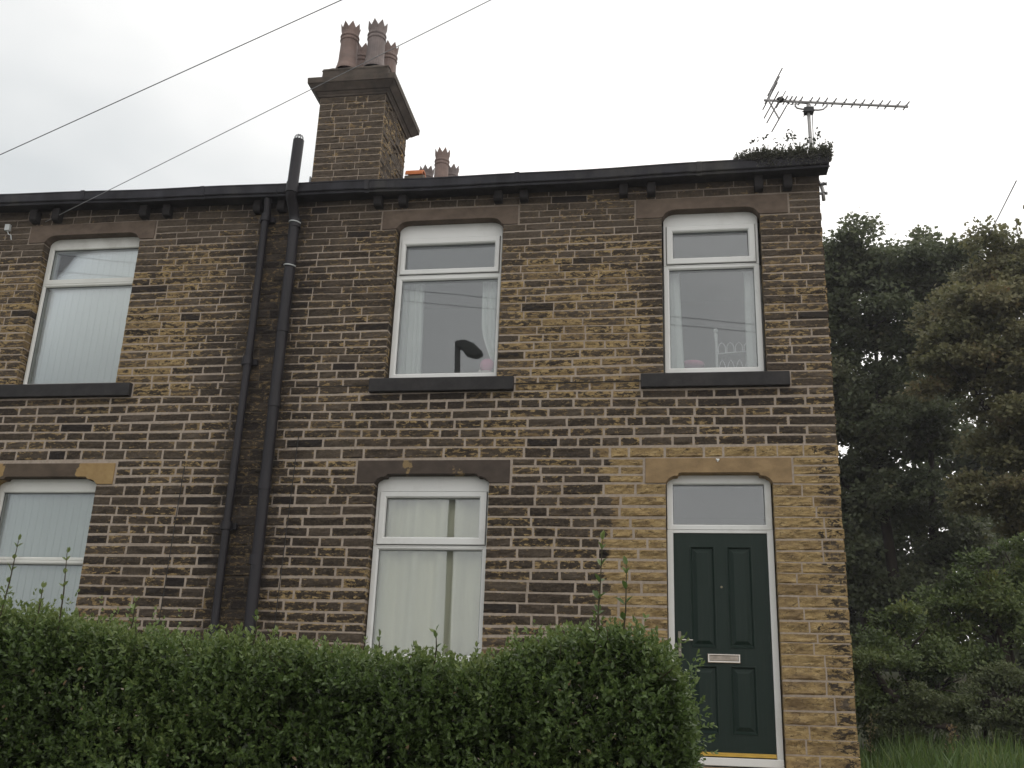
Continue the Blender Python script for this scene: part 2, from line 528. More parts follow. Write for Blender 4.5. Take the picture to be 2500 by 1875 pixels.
def tone_at(x, z, rs):
    """what the weather has done to the stone here: (random tone, flaked share, soot)"""
    n = mnoise.noise(Vector((x * .9, 3.1, z * 1.2)))
    n2 = mnoise.noise(Vector((x * 3.1, 9.1, z * 5.0)))
    rnd = rs['t']
    g = 0.232 + 0.14 * n + rs['g'] * 0.12
    # flaked upper middle between the windows
    up_ = sstep(3.1, 3.5, z) * (1 - sstep(4.7, 5.25, z))
    g += 0.20 * up_ * (sstep(-1.8, -1.5, x) * (1 - sstep(-.3, .0, x)) + .55 * sstep(1.0, 1.1, x))
    g += 0.17 * up_ * (1 - sstep(-5.2, -4.7, x))
    g -= 0.10 * sstep(5.0, 5.3, z)
    rnd_b = 0.24 * sstep(4.6, 5.4, z) + .05 * sstep(3.0, 4.4, z) - .16 * (1 - sstep(2.2, 3.2, z))
    # cleaned zone round the door
    jag = 0.10 * n2 + (0.10 * rs['g'])
    door = sstep(-0.60, -0.50, x + jag * .6) * (1 - sstep(2.72, 2.80, z))
    if 2.69 < z < 2.81 and x > -.62: door = max(door, .75)
    corner = sstep(1.33, 1.42, x + .12 * n2)
    gd = 0.88 + 0.08 * n2 - 0.42 * corner
    g = g * (1 - door) + gd * door
    soot = 0.0
    # damp zone by the pipes
    d = abs(x + 4.20) + 0.20 * n2 + .10 * n
    damp = 1 - sstep(.22, .42, d)
    soot = max(soot, damp * (.50 + .38 * rs['g'] + .5 * n2))
    g = g * (1 - damp) + damp * (.30 + .14 * n2)
    soot = max(soot, .35 * (1 - sstep(.40, .75, d)))
    if rs['b']: soot = max(soot, .80 if door < .5 else .0)
    soot += .50 * sstep(5.50, 5.70, z)
    # rain-washed soot below the sills
    for k_ in ('um', 'ur', 'ul'):
        si = OPEN[k_][3]
        if si[0] - .05 < x < si[1] + .05 and z < si[2] + .01:
            soot += (.50 + .5 * n2) * (1 - sstep(.02, .34 + .25 * n, si[2] - z))
    return min(1, max(0, rnd + rnd_b)), min(1, max(0, g)), min(.95, max(0, soot))


def stone_face(mb, a0, a1, z0, z1, place, tone, rs, seed, end0=None, end1=None, depth=1.0, cell=0.028):
    """one pitch-faced stone; place(a, z, out) -> xyz, out = how far it stands off the wall plane"""
    nx = max(3, int((a1 - a0) / cell)); nz = 5
    base = len(mb.v)
    tl, el = mb.attr['tone'][1], mb.attr['edge'][1]
    us = np.linspace(0, 1, nx + 1)
    us = us + 0.0
    vs = [0, .12, .34, .62, .88, 1]
    hgt, ln = z1 - z0, a1 - a0
    tilt = rs['tilt']
    bev = .5
    for j, v in enumerate(vs):
        for i, u in enumerate(us):
            a = a0 + u * ln; z = z0 + v * hgt
            de = min(u * ln, (1 - u) * ln, v * hgt, (1 - v) * hgt)
            e = min(1, de / .011)
            p = Vector((a * 7 + seed, seed * .37, z * 19))
            nn = mnoise.noise(p)
            n2 = mnoise.noise(Vector((a * 30, seed, z * 46)))
            rid = -abs(mnoise.noise(Vector((a * 4.5 + seed * 2, 5, z * 14)))) * .020
            out = max(.0012, .0012 + e * (.0035 + depth * (.0085 * nn + .0055 * n2 + rid * .8 + .004 + tilt * (v - .5))))
            # ragged arrises
            ja = .0022 * n2 + .002 * nn; jz = .0030 * mnoise.noise(Vector((a * 22, seed, 7 + j)))
            aa = a + (ja if (i in (0, nx)) else ja * .4); zz = z + (jz if j in (0, nz) else 0)
            if end0 is not None and i == 0: aa = a0 + .004 * nn; out = max(out, .004)
            if end1 is not None and i == nx: aa = a1 + .004 * nn; out = max(out, .004)
            mb.v.append(place(aa, zz, out))
            tl.append((*tone(a, z, rs), 1)); el.append(min(1, de / .03))
    for j in range(nz):
        for i in range(nx):
            q = base + j * (nx + 1) + i
            mb.f.append((q, q + 1, q + nx + 2, q + nx + 1)); mb.m.append(0)
    # sides back into the wall
    def skirt(idx, back):
        b2 = len(mb.v)
        for k in idx:
            p = mb.v[k]
            mb.v.append(back(p)); tl.append(tl[k]); el.append(el[k])
        for q in range(len(idx) - 1):
            mb.f.append((idx[q + 1], idx[q], b2 + q, b2 + q + 1)); mb.m.append(0)
    bk = rs['back']
    bottom = [base + i for i in range(nx + 1)]; top = [base + nz * (nx + 1) + i for i in range(nx, -1, -1)]
    lft = [base + j * (nx + 1) for j in range(nz, -1, -1)]; rgt = [base + j * (nx + 1) + nx for j in range(nz + 1)]
    skirt(bottom, lambda p: bk(p, .03)); skirt(top, lambda p: bk(p, .03))
    skirt(lft, lambda p: bk(p, end0 or .03)); skirt(rgt, lambda p: bk(p, end1 or .03))


def split_course(a, b, rnd, lo=.17, hi=.46):
    xs = [a]
    while b - xs[-1] > hi * 1.25:
        step = lo + (hi - lo) * rnd.random() ** 1.2
        xs.append(xs[-1] + step)
    if b - xs[-1] > hi: xs.append((xs[-1] + b) / 2 + rnd.uniform(-.05, .05))
    if b - xs[-1] < .09 and len(xs) > 1: xs.pop()
    xs.append(b)
    return xs


def facade():
    rnd = random.Random(21)
    blocks = []
    for k, (op, li, rise, si) in OPEN.items():
        blocks.append((op[0], op[1], op[2], op[3], 'o'))
        blocks.append((li[0] - .010, li[1] + .010, li[2], li[3], 'l'))
        if si: blocks.append((si[0] - .008, si[1] + .008, si[2], si[3], 'l'))
    right_, left_ = MB(), MB()
    for mb in (right_, left_): mb.attr = {'tone': ('FLOAT_COLOR', []), 'edge': ('FLOAT', [])}
    seed = 0
    for zt, zb in zip(COURSES, COURSES[1:]):
        h = zt - zb
        cut = []
        for x0, x1, z0, z1, kd in blocks:
            ov = min(zt, z1) - max(zb, z0)
            if ov > .4 * h: cut.append((x0, x1, kd))
        cut.sort()
        # merge
        mer = []
        for x0, x1, kd in cut:
            if mer and x0 < mer[-1][1] - 1e-6:
                l = mer[-1]
                mer[-1] = (l[0], max(l[1], x1), l[2] if l[0] < x0 else kd, l[3] if l[1] > x1 else kd)
            else: mer.append((x0, x1, kd, kd))
        segs = []; cur = LX; ck = 'e'
        for x0, x1, k0, k1 in mer:
            segs.append((cur, x0, ck, k0)); cur, ck = x1, k1
        segs.append((cur, CX, ck, 'o'))
        for a, b, k0, k1 in segs:
            if b - a < .05: continue
            xs = split_course(a, b, rnd)
            for i in range(len(xs) - 1):
                seed += 1
                xa, xb = xs[i], xs[i + 1]
                xm, zm = (xa + xb) / 2, (zt + zb) / 2
                gap = .0115 + .0115 * (1 - sstep(3.0, 4.6, zm))
                if xm > .9 and zm < 2.8: gap = .0135
                if abs(xm + 4.2) < .25: gap = .008
                gv = gap * 1.0
                e0 = .13 if (i == 0 and k0 == 'o') else None
                e1 = .13 if (i == len(xs) - 2 and k1 == 'o') else None
                if i == len(xs) - 2 and abs(xb - CX) < 1e-6: e1 = .40
                gt = gb = gap
                if abs(zt - 3.474) < .01 : gt = .005
                if abs(zb - 3.474) < .01 : gb = .005
                za_, zb_ = zb + gb / 2, zt - gt / 2
                wv = lambda x: .006 * math.sin(x * 1.7 + zb * 9) + .004 * mnoise.noise(Vector((x * 1.3, zb * 3, 0)))
                mb = right_ if xm > PX else left_
                rs = {'t': rnd.random(), 'g': rnd.uniform(-1, 1), 'b': rnd.random() < .035, 'tilt': rnd.uniform(-.012, .012),
                      'back': lambda p, d: (p[0], max(p[1], d) if d > .05 else d, p[2])}
                A0 = xa + (0 if e0 else gv / 2); A1 = xb - (0 if e1 else gv / 2)
                if e1 == .40: A1 += rnd.uniform(-.006, .008)
                amp = 1.0 if not (xm > -.6 and zm < 2.75) else 1.7
                stone_face(mb, A0, A1, za_, zb_, lambda x, z, o: (x, -o, z + wv(x)), tone_at, rs, seed * 1.37, e0, e1, amp)
    # mortar bed: sheet with the openings cut out, plus reveals
    def sheet(mb, xa, xb):
        ops = [v[0] for v in OPEN.values() if v[0][0] > xa - 1e-6 and v[0][1] < xb + 1e-6]
        xs = sorted({xa, xb, *[o[0] for o in ops], *[o[1] for o in ops]})
        zs = sorted({-.25, 5.80, *[o[2] for o in ops], *[o[3] for o in ops]})
        def q(pts):
            n0 = len(mb.v); mb.face(pts, 1)
            for _ in pts: mb.attr['tone'][1].append((.5, .5, 0, 1)); mb.attr['edge'][1].append(1)
        for x0, x1 in zip(xs, xs[1:]):
            for z0, z1 in zip(zs, zs[1:]):
                if any(o[0] < (x0 + x1) / 2 < o[1] and o[2] < (z0 + z1) / 2 < o[3] for o in ops): continue
                q([(x0, 0, z0), (x1, 0, z0), (x1, 0, z1), (x0, 0, z1)])
        for x0, x1, z0, z1 in ops:
            i = .004
            q([(x0 - i, 0, z0), (x0 - i, .22, z0), (x0 - i, .22, z1), (x0 - i, 0, z1)])
            q([(x1 + i, .22, z0), (x1 + i, 0, z0), (x1 + i, 0, z1), (x1 + i, .22, z1)])
            q([(x0, 0, z1), (x0, .22, z1), (x1, .22, z1), (x1, 0, z1)])
            q([(x0, .22, z0), (x0, 0, z0), (x1, 0, z0), (x1, .22, z0)])
    sheet(right_, PX, CX - .006)
    sheet(left_, LX, PX)
    return right_, left_


# ------------------------------------------------------------------ the two houses
HR = thing('terraced_house', (-1.3, 4.0, -.25), 'dark sandstone end-of-terrace house with green front door and tall chimney', 'house', 'terraced houses')
HL = thing('terraced_house', (-6.9, 4.0, -.25), 'neighbouring sandstone terraced house with pale vertical blinds, left of the drainpipes', 'house', 'terraced houses')
fr, fl = facade()
# gable, back and side walls belong to the same wall part
def shell(mb, x0, x1):
    n = len(mb.v)
    gx = x1
    mb.face([(gx, .38, -.25), (gx, 8.0, -.25), (gx, 8.0, 5.8), (gx, 3.7, 7.86), (gx, .38, 6.05)], 0)
    mb.face([(x1, 8.0, -.25), (x0, 8.0, -.25), (x0, 8.0, 5.8), (x1, 8.0, 5.8)], 0)
    mb.face([(x0, .23, -.25), (x0, 8.0, -.25), (x0, 8.0, 5.75), (x0, 3.7, 7.8), (x0, .23, 5.85)], 1)
    while len(mb.attr['edge'][1]) < len(mb.v):
        mb.attr['tone'][1].append((.4, .3, .1, 1)); mb.attr['edge'][1].append(1)
shell(fr, PX + .01, CX - .004)
shell(fl, LX, PX - .01)
fr.build('wall', [STONE, MORTAR], HR, smooth=False)
fl.build('wall', [STONE, MORTAR], HL, smooth=False)


def lintel_poly(op, li, rise, notch=False):
    l0, l1, zb, zt = li[0] + .004, li[1] - .004, li[2], li[3] - .006
    a0, a1 = op[0], op[1]
    def shoulder(x, s):
        pts = [(0, 0), (.018, .012), (.035, .040), (.065, .066), (.105, .080)] if not notch else [(0, 0), (.012, .02), (.030, .042), (.070, .066), (.115, .070), (.125, .094)]
        sc = rise / (.085 if not notch else .100)
        out = [(x + s * p, zb + q * sc) for p, q in pts]
        out.append((x + s * .15, zb + rise))
        return out
    L = shoulder(a0, 1); Rr = shoulder(a1, -1)
    return [(l0, zb)] + L + Rr[::-1] + [(l1, zb), (l1, zt), (l0, zt)]


def add_lintel(house, key, mat, notch=False, y0=-.014):
    op, li, rise, si = OPEN[key]
    mb = MB().prism_y(lintel_poly(op, li, rise, notch)[::-1], y0, .20)
    mb.build('lintel', mat, house, bevel=.004)


def add_sill(house, key, mat=SILL):
    si = OPEN[key][3]
    mb = MB()
    rnd = random.Random(hash(key) % 99)
    n = 14
    x0, x1, z0, z1 = si
    poly = [(-.065, z0), (.20, z0), (.20, z1 + .012), (.06, z1 + .010), (-.058, z1 - .004), (-.066, z1 - .012)]
    mb.prism_x(poly, x0, x1)
    mb.build('sill', mat, house, bevel=.006)


add_lintel(HR, 'um', LINT_BROWN); add_lintel(HR, 'ur', LINT_BROWN); add_lintel(HR, 'lm', LINT_DARK, True)
add_lintel(HR, 'dr', LINT_BUFF, True)
add_lintel(HL, 'ul', LINT_BROWN); add_lintel(HL, 'll', LINT_SPLIT, True)
for h, k in ((HR, 'um'), (HR, 'ur'), (HR, 'lm'), (HL, 'ul'), (HL, 'll')): add_sill(h, k)

PY = .132


def pane(name, rect, parent, y=PY):
    x0, x1, z0, z1 = rect
    MB().box(x0 - .008, x1 + .008, y, y + .022, z0 - .008, z1 + .008).build(name, GLASS, parent)


def add_window(house, key, frame, sash, top_glass, low_glass, mat=PVC):
    """casement over a fixed light; rects are (x0, x1, z0, z1)"""
    fx0, fx1, fz0, fz1, zm = frame
    f = MB()
    f.ring((fx0, fx1, fz0, zm), low_glass, .19, .100, .016)
    f.ring((fx0, fx1, zm, fz1), (sash or top_glass), .19, .1005, .010)
    fo = f.build('window', mat, house)
    if sash:
        so = MB().ring(sash, top_glass, .17, .082, .016).build('casement', mat, fo)
        g = MB().ring((sash[0] - .004, sash[1] + .004, sash[2] - .004, sash[3] + .004), sash, .12, .0965, .001).build('seal', SEAL, fo)
    pane('pane', top_glass, fo)
    pane('pane', low_glass, fo)
    b = MB()
    for gr in (top_glass, low_glass):
        x0, x1, z0, z1 = gr
        b.ring((x0 - .004, x1 + .004, z0 - .004, z1 + .004), (x0 + .003, x1 - .003, z0 + .003, z1 - .003), .131, .122, .001)
    b.build('gasket', SEAL, fo)
    return fo


add_window(HR, 'um', (-2.853, -1.711, 3.560, 5.372, 4.750), (-2.820, -1.737, 4.767, 5.190), (-2.772, -1.790, 4.828, 5.116), (-2.790, -1.748, 3.641, 4.698))
add_window(HR, 'ur', (-.003, .964, 3.560, 5.372, 4.762), (.030, .932, 4.782, 5.215), (.096, .862, 4.852, 5.150), (.054, .906, 3.648, 4.723))
add_window(HL, 'ul', (-7.032, -5.862, 3.550, 5.372, 4.800), None, (-6.972, -5.92, 4.862, 5.232), (-6.992, -5.92, 3.604, 4.766), PVC_OLD)
add_window(HR, 'lm', (-2.878, -1.732, .742, 2.545, 1.830), (-2.840, -1.754, 1.850, 2.376), (-2.774, -1.827, 1.926, 2.317), (-2.817, -1.783, .81, 1.800))
add_window(HL, 'll', (-7.055, -5.884, .742, 2.530, 1.655), None, (-6.995, -5.945, 1.692, 2.372), (-6.995, -5.945, .81, 1.616), PVC_OLD)

# --- front door
dsurf = MB()
dsurf.ring((-.004, .974, 2.012, 2.555), (.056, .910, 2.066, 2.452), .19, .1003, .014)
# jambs and white sill
dsurf.box(-.004, .052, .100, .19, -.03, 2.012)
dsurf.box(.918, .974, .100, .19, -.03, 2.012)
dsurf.box(.052, .918, .104, .19, 1.983, 2.012)
df = dsurf.build('door_frame', PVC, HR, bevel=.004)
MB().box(-.004, .974, .060, .19, -.075, -.006).build('frame_sill', PVC, df, bevel=.006)
pane('fanlight', (.056, .910, 2.066, 2.452), df)
MB().ring((.050, .916, 2.060, 2.458), (.059, .907, 2.069, 2.449), .131, .122, .001).build('gasket', SEAL, df)
leaf = MB()
PAN = [(.205, .428, .935, 1.857), (.545, .768, .935, 1.857), (.205, .428, .190, .773), (.545, .768, .190, .773)]
yl = .118
xs = [.055, .205, .428, .545, .768, .915]; zs = [.03, .190, .773, .935, 1.857, 1.985]
for a, b in zip(xs, xs[1:]):
    for c, d in zip(zs, zs[1:]):
        if any(abs(p[0] - a) < 1e-6 and abs(p[2] - c) < 1e-6 for p in PAN): continue
        leaf.face([(a, yl, c), (b, yl, c), (b, yl, d), (a, yl, d)])
leaf.box(.055, .915, yl + .012, .165, .03, 1.985)
door = leaf.build('door', DOORG, HR)
for p in PAN:
    m = MB()
    x0, x1, z0, z1 = p
    def rc(k, y): return [(x0 + k, y, z0 + k), (x1 - k, y, z0 + k), (x1 - k, y, z1 - k), (x0 + k, y, z1 - k)]
    loops = [rc(-.004, yl + .0005), rc(-.003, yl - .006), rc(.006, yl - .007), rc(.020, yl + .011), rc(.028, yl + .011), rc(.058, yl - .002), rc(.062, yl - .003)]
    bs = []
    for l in loops: bs.append(len(m.v)); m.v += l
    for q, s_ in zip(bs, bs[1:]):
        for c in range(4):
            d = (c + 1) % 4; m.f.append((q + c, q + d, s_ + d, s_ + c)); m.m.append(0)
    m.f.append(tuple(bs[-1] + c for c in range(4))); m.m.append(0)
    m.build('panel', DOORG, door)
MB().box(.081, .111, .100, .118, .846, 1.072).build('handle_plate', plain('tarnished_plate', (.20, .185, .15), .4, .2, 12, metal=.9), door, bevel=.004)
h = MB()
h.tube([(.096, .10, .990), (.096, .055, .990), (.110, .048, .990), (.215, .050, .989)], [.011, .011, .010, .009], 10)
kh = MB().lathe([(.0, -.002), (.008, -.002), (.008, .004), (0, .004)], (.096, .096, .90), 10)
kh.build('lock', CHROME, door)
h.build('handle', CHROME, door, bevel=.004)
lp = MB().ring((.343, .636, .800, .880), (.362, .617, .818, .862), .118, .098, .006)
lb = lp.build('letterbox', CHROME, door)
MB().box(.362, .617, .103, .112, .818, .862).build('flap', plain('tarnished_flap', (.30, .26, .22), .35, .25, 14, metal=.9), lb, bevel=.003)
pk = MB(); pk.tube([(.487, .120, 1.481), (.487, .108, 1.481)], .011, 14); pk.build('peephole', plain('dull_brass', (.22, .19, .13), .45, .1, 10, metal=.5), door, bevel=.002)
th = MB().box(.055, .915, .072, .118, .003, .016).box(.055, .915, .084, .118, .016, .030)
th.box(.055, .915, .092, .118, .030, .036)
th.build('threshold', BRASS, HR, bevel=.002)
MB().box(-.18, 1.16, -.36, .06, -.25, -.085).build('doorstep', STEP, HR, bevel=.012)
hk = MB().tube([(.481, -.012, 2.664), (.481, -.035, 2.662), (.484, -.045, 2.650), (.478, -.040, 2.640)], .007, 8)
hk.tube([(.466, -.016, 2.668), (.497, -.018, 2.664)], .009, 8)
hk.build('hook', PVC, HR)

# --- gutter, corbels, roof
GPOLY = [(-.005, 5.672), (-.190, 5.660), (-.196, 5.682), (-.214, 5.688), (-.220, 5.696), (-.222, 5.712), (-.230, 5.772), (-.236, 5.778), (-.236, 5.790), (-.215, 5.790),
         (-.205, 5.765), (-.180, 5.710), (-.05, 5.710), (-.04, 5.80), (-.005, 5.80)]
for hs_, xa, xb in ((HR, PX + .002, 1.672), (HL, LX, PX - .002)):
    g = MB()
    nseg = int((xb - xa) / .3)
    xs = np.linspace(xa, xb, nseg + 1)
    # a little out of true along its length
    k = len(GPOLY); b0 = len(g.v)
    for x in xs:
        dz = .006 * math.sin(x * 1.3) + .004 * math.sin(x * 3.7 + 1) + float(np.interp(x, [-10, -7.6, -5.9, -4.1, -2.7, -1.2, .35, 1.67], [.030, .024, .002, -.022, -.034, -.026, -.010, .010]))
        g.v += [(x, y, z + dz) for y, z in GPOLY]
    for i in range(nseg):
        for j in range(k):
            j2 = (j + 1) % k
            g.f.append((b0 + i * k + j2, b0 + i * k + j, b0 + (i + 1) * k + j, b0 + (i + 1) * k + j2)); g.m.append(0)
    g.f.append(tuple(b0 + j for j in range(k))); g.m.append(0)
    g.f.append(tuple(b0 + nseg * k + j for j in reversed(range(k)))); g.m.append(0)
    go = g.build('gutter', BLACK, hs_)
    for xj, dj in ((-6.55, .01), (-5.1, -.012), (-3.2, -.030), (-1.55, -.028), (.35, -.010)):
        if xa < xj < xb:
            MB().prism_x([(-.196, 5.654 + dj), (-.200, 5.680 + dj), (-.226, 5.686 + dj), (-.237, 5.76 + dj), (-.242, 5.796 + dj), (-.19, 5.796 + dj), (-.19, 5.654 + dj)], xj, xj + .05).build('gutter_joint', BLACK, go, bevel=.003)
for x, zt in ((-8.55, 5.60), (-8.27, 5.60), (-7.19, 5.61), (-6.91, 5.60), (-5.83, 5.62), (-5.55, 5.615), (-4.47, 5.615), (-4.19 + .0, 5.615), (-3.08, 5.613), (-2.80, 5.613), (-1.75, 5.613), (-1.47, 5.613),
              (-.41, 5.613), (-.12, 5.613), (.98, 5.613), (1.27, 5.613)):
    MB().prism_x([(.0, 5.522), (-.080, 5.526), (-.098, 5.545), (-.104, 5.668), (.0, 5.672)], x - .044, x + .044).build('corbel', CORB, HR if x > -4.19 - .001 else HL, bevel=.006)


def roof(house, xa, xb):
    r = MB()
    # courses of stone slates, front slope then back slope
    n = 15
    y0, z0, y1, z1 = -.06, 5.72, 3.70, 7.86
    rnd = random.Random(int(xb * 10))
    for i in range(n):
        f0, f1 = i / n, (i + 1.25) / n
        ya, za = y0 + (y1 - y0) * f0, z0 + (z1 - z0) * f0
        yb, zb = y0 + (y1 - y0) * min(1, f1), z0 + (z1 - z0) * min(1, f1)
        x = xa
        while x < xb - .01:
            wd = min(rnd.uniform(.35, .6), xb - x)
            dz = rnd.uniform(0, .008)
            r.prism_x([(ya, za + .02 + dz), (ya, za + .045 + dz), (yb, zb + .028), (yb, zb + .005)], x, x + wd - .006)
            x += wd
    r.prism_x([(-.03, 5.70), (3.7, 7.84), (8.1, 5.70), (8.1, 5.74), (3.7, 7.885), (3.69, 7.87), (-.03, 5.72)][::-1], xa, xb)
    return r.build('roof', SLATE, house)


roofR = roof(HR, PX + .002, 1.66)
roofL = roof(HL, LX, PX - .002)
# ridge tiles; one bright replacement stands proud near the chimney
rt = MB()
x = -3.55
while x < 1.6:
    pl = [(3.70 + .12 * math.cos(a), 7.86 + .13 * math.sin(a)) for a in np.linspace(0, math.pi, 9)]
    rt.prism_x(pl[::-1], x, min(x + .44, 1.66)); x += .45
rt.build('ridge_tiles', SLATE, roofR)
ot = MB()
pl = [(3.60 + .125 * math.cos(a), 8.055 + .115 * math.sin(a)) for a in np.linspace(0, math.pi, 11)]
pl += [(3.60 + .105 * math.cos(a), 8.055 + .095 * math.sin(a)) for a in np.linspace(math.pi, 0, 11)]
ot.prism_x(pl[::-1], -3.865, -3.600)
ot.build('ridge_tile', ORANGE, roofR)
bd = MB().prism_x([(3.44, 7.80), (3.50, 8.05), (3.60, 8.10), (3.70, 8.05), (3.76, 7.80)][::-1], -3.88, -3.585)
bd.build('mortar_bed', CEMENT, roofR, bevel=.01)


# --- chimneys
def pot(parent, name, c, mat, H=.68, r=.122, rot=0.0, teeth=8):
    m = MB()
    s = H / .68
    prof = [(r * 1.34, 0), (r * 1.33, .03), (r * 1.20, .08), (r * 1.10, .15), (r * 1.06, .30), (r * 1.02, .440), (r * 1.10, .444), (r * 1.14, .458), (r * 1.10, .474), (r * 1.04, .480),
            (r * 1.04, .495), (r * 1.12, .500), (r * 1.15, .515), (r * 1.10, .532), (r * 1.0, .538), (r * 1.02, .575)]
    m.lathe([(a, z * s) for a, z in prof], c, 24)
    m.lathe([(r * .86, .575 * s), (r * .86, .1 * s)], c, 24)
    # crown of pointed teeth, leaning outwards
    n = 24 * 2
    base = len(m.v)
    T = teeth
    for k in range(T):
        a0 = rot + 2 * math.pi * k / T; a1 = rot + 2 * math.pi * (k + 1) / T; am = (a0 + a1) / 2
        for rr0, rr1, rt_ in ((r * 1.02, r * 1.13, r * 1.22), (r * .86, r * 1.0, r * 1.19)):
            b = len(m.v)
            for an, rad, z in ((a0, rr0, .575), (am, rr0, .575), (a1, rr0, .575), (a1, rr1, .618), (am, rt_, .70), (a0, rr1, .618)):
                m.v.append((c[0] + rad * math.cos(an), c[1] + rad * math.sin(an), c[2] + z * s))
            m.f.append((b, b + 1, b + 4, b + 5)); m.m.append(0)
            m.f.append((b + 1, b + 2, b + 3, b + 4)); m.m.append(0)
        # edges between the inner and outer skins
        for (i0, j0) in ((5, 4), (4, 3)):
            o1 = b - 6
            m.f.append((o1 + i0, o1 + j0, b + j0, b + i0)); m.m.append(0)
    return m.build(name, mat, parent, smooth=False)


def chim_tone(x, z, rs):
    n = mnoise.noise(Vector((x * 2, 1, z * 3)))
    return min(1, max(0, .60 + .40 * rs['t'])), min(1, max(0, .20 + .1 * n + .10 * rs['g'])), .12 if rs['b'] else 0.0


def chim_tone_side(x, z, rs):
    n = mnoise.noise(Vector((x * 2, 1, z * 3)))
    return min(1, max(0, .4 + .4 * rs['t'])), min(1, max(0, .27 + .2 * n + .13 * rs['g'])), 0.0


def chimney(x0, x1, y0, y1, zb, zt):
    rnd = random.Random(5)
    mb = MB(); mb.attr = {'tone': ('FLOAT_COLOR', []), 'edge': ('FLOAT', [])}
    n = int(round((zt - zb) / .113)); seed = 900
    for i in range(n):
        za, zc = zb + (zt - zb) * i / n, zb + (zt - zb) * (i + 1) / n
        for side in (0, 1):
            a, b = (x0, x1) if side == 0 else (y0, y1)
            xs = split_course(a, b, rnd, .17, .38)
            for j in range(len(xs) - 1):
                seed += 1
                rs = {'t': rnd.random(), 'g': rnd.uniform(-1, 1), 'b': rnd.random() < .1, 'tilt': rnd.uniform(-.02, .02)}
                if side == 0:
                    rs['back'] = lambda p, d: (p[0], y0 + d, p[2])
                    pl = lambda x, z, o: (x, y0 - o, z); tn = chim_tone
                else:
                    rs['back'] = lambda p, d: (x1 - d, p[1], p[2])
                    pl = lambda y, z, o: (x1 + o, y, z); tn = chim_tone_side
                stone_face(mb, xs[j] + .004, xs[j + 1] - .004, za + .005, zc - .005, pl, tn, rs, seed * 1.37, None, None, 1.3 if side == 0 else 1.8)
    nv = len(mb.v)
    mb.box(x0 + .002, x1 - .002, y0, y1, zb - 1.2, zt, 1)
    while len(mb.attr['edge'][1]) < len(mb.v):
        mb.attr['tone'][1].append((.4, .2, .1, 1)); mb.attr['edge'][1].append(1)
    return mb


CHMORT = mortar_mat(False)
cX0, cX1, cY0, cY1 = -4.935, -3.952, 2.50, 3.68
ch = chimney(cX0, cX1, cY0, cY1, 7.26, 8.80).build('chimney', [STONE, CHMORT], HR)


def slab_ring(mb, x0, x1, y0, y1, z0, z1, o0, o1):
    """solid course spreading from overhang o0 at the bottom to o1 at the top"""
    b = len(mb.v)
    for o, z in ((o0, z0), (o1, z1)):
        mb.v += [(x0 - o, y0 - o, z), (x1 + o, y0 - o, z), (x1 + o, y1 + o, z), (x0 - o, y1 + o, z)]
    for q in ((0, 1, 5, 4), (1, 2, 6, 5), (2, 3, 7, 6), (3, 0, 4, 7), (4, 5, 6, 7), (3, 2, 1, 0)):
        mb.f.append(tuple(b + i for i in q)); mb.m.append(0)


cor = MB()
slab_ring(cor, cX0, cX1, cY0, cY1, 8.800, 8.830, .022, .035)
slab_ring(cor, cX0, cX1, cY0, cY1, 8.830, 8.865, .030, .060)
slab_ring(cor, cX0, cX1, cY0, cY1, 8.865, 8.955, .070, .150)
slab_ring(cor, cX0, cX1, cY0, cY1, 8.955, 9.050, .160, .165)
slab_ring(cor, cX0, cX1, cY0, cY1, 9.050, 9.085, .150, .060)
cor.build('cornice', CHIMSTONE, ch, bevel=.008)
blk = MB(); slab_ring(blk, cX0, cX1, cY0, cY1, 9.085, 9.30, .015, .010)
blk.build('blocking_course', CHIMSTONE, ch, bevel=.015)
hn = MB()
gx, gy = 15, 15
b = len(hn.v)
for j in range(gy + 1):
    for i in range(gx + 1):
        u, v = i / gx, j / gy
        x = cX0 - .02 + u * (cX1 - cX0 + .04); y = cY0 - .02 + v * (cY1 - cY0 + .04)
        e = min(u, 1 - u, v, 1 - v)
        z = 9.27 + .17 * min(1, e / .22) ** .7 + .025 * mnoise.noise(Vector((x * 6, y * 6, 0)))
        if e == 0: z = 9.26
        hn.v.append((x, y, z))
for j in range(gy):
    for i in range(gx):
        q = b + j * (gx + 1) + i; hn.f.append((q, q + 1, q + gx + 2, q + gx + 1)); hn.m.append(0)
hn.build('haunching', CEMENT, ch, smooth=True)
for (px, py, mt, ro) in ((-4.672, 2.74, TERRA, .1), (-4.250, 2.74, TERRA_GREY, .35), (-4.640, 3.26, TERRA, .2), (-4.215, 3.26, TERRA, .5)):
    pot(ch, 'chimney_pot', (px, py, 9.40), mt, .80, .126, ro)
fsh = MB()
for i in range(5):
    y = 2.50 + i * .2; z = 7.18 + .57 * (y - 2.5)
    fsh.box(-3.95 + .012, -3.945 + .022 + .002 * i, y, y + .22, z, z + .22)
fsh.build('flashing', LEAD, ch)
MB().box(-4.955, -4.938, 2.47, 2.75, 7.18, 7.49).build('flashing', LEAD, ch)

# rear stack beyond the ridge
RS = thing('chimney_stack', (-4.15, 7.3, 5.7), 'farther chimney stack behind the ridge, only its three crown pots showing', 'chimney')
mb = MB().box(-4.75, -3.70, 6.9, 7.7, 5.4, 9.55)
slab_ring(mb, -4.75, -3.70, 6.9, 7.7, 9.55, 9.72, .08, .10)
mb.build('stack', CHIMSTONE, RS, bevel=.01)
for (px, py, ro, mt) in ((-4.205, 6.72 + .25, .2, TERRA), (-4.622, 7.45, .4, TERRA_GREY), (-4.125, 7.45, .1, TERRA_GREY)):
    pot(RS, 'chimney_pot', (px, py, 9.72), mt,   .90 if py < 7.2 else .83, .126, ro)

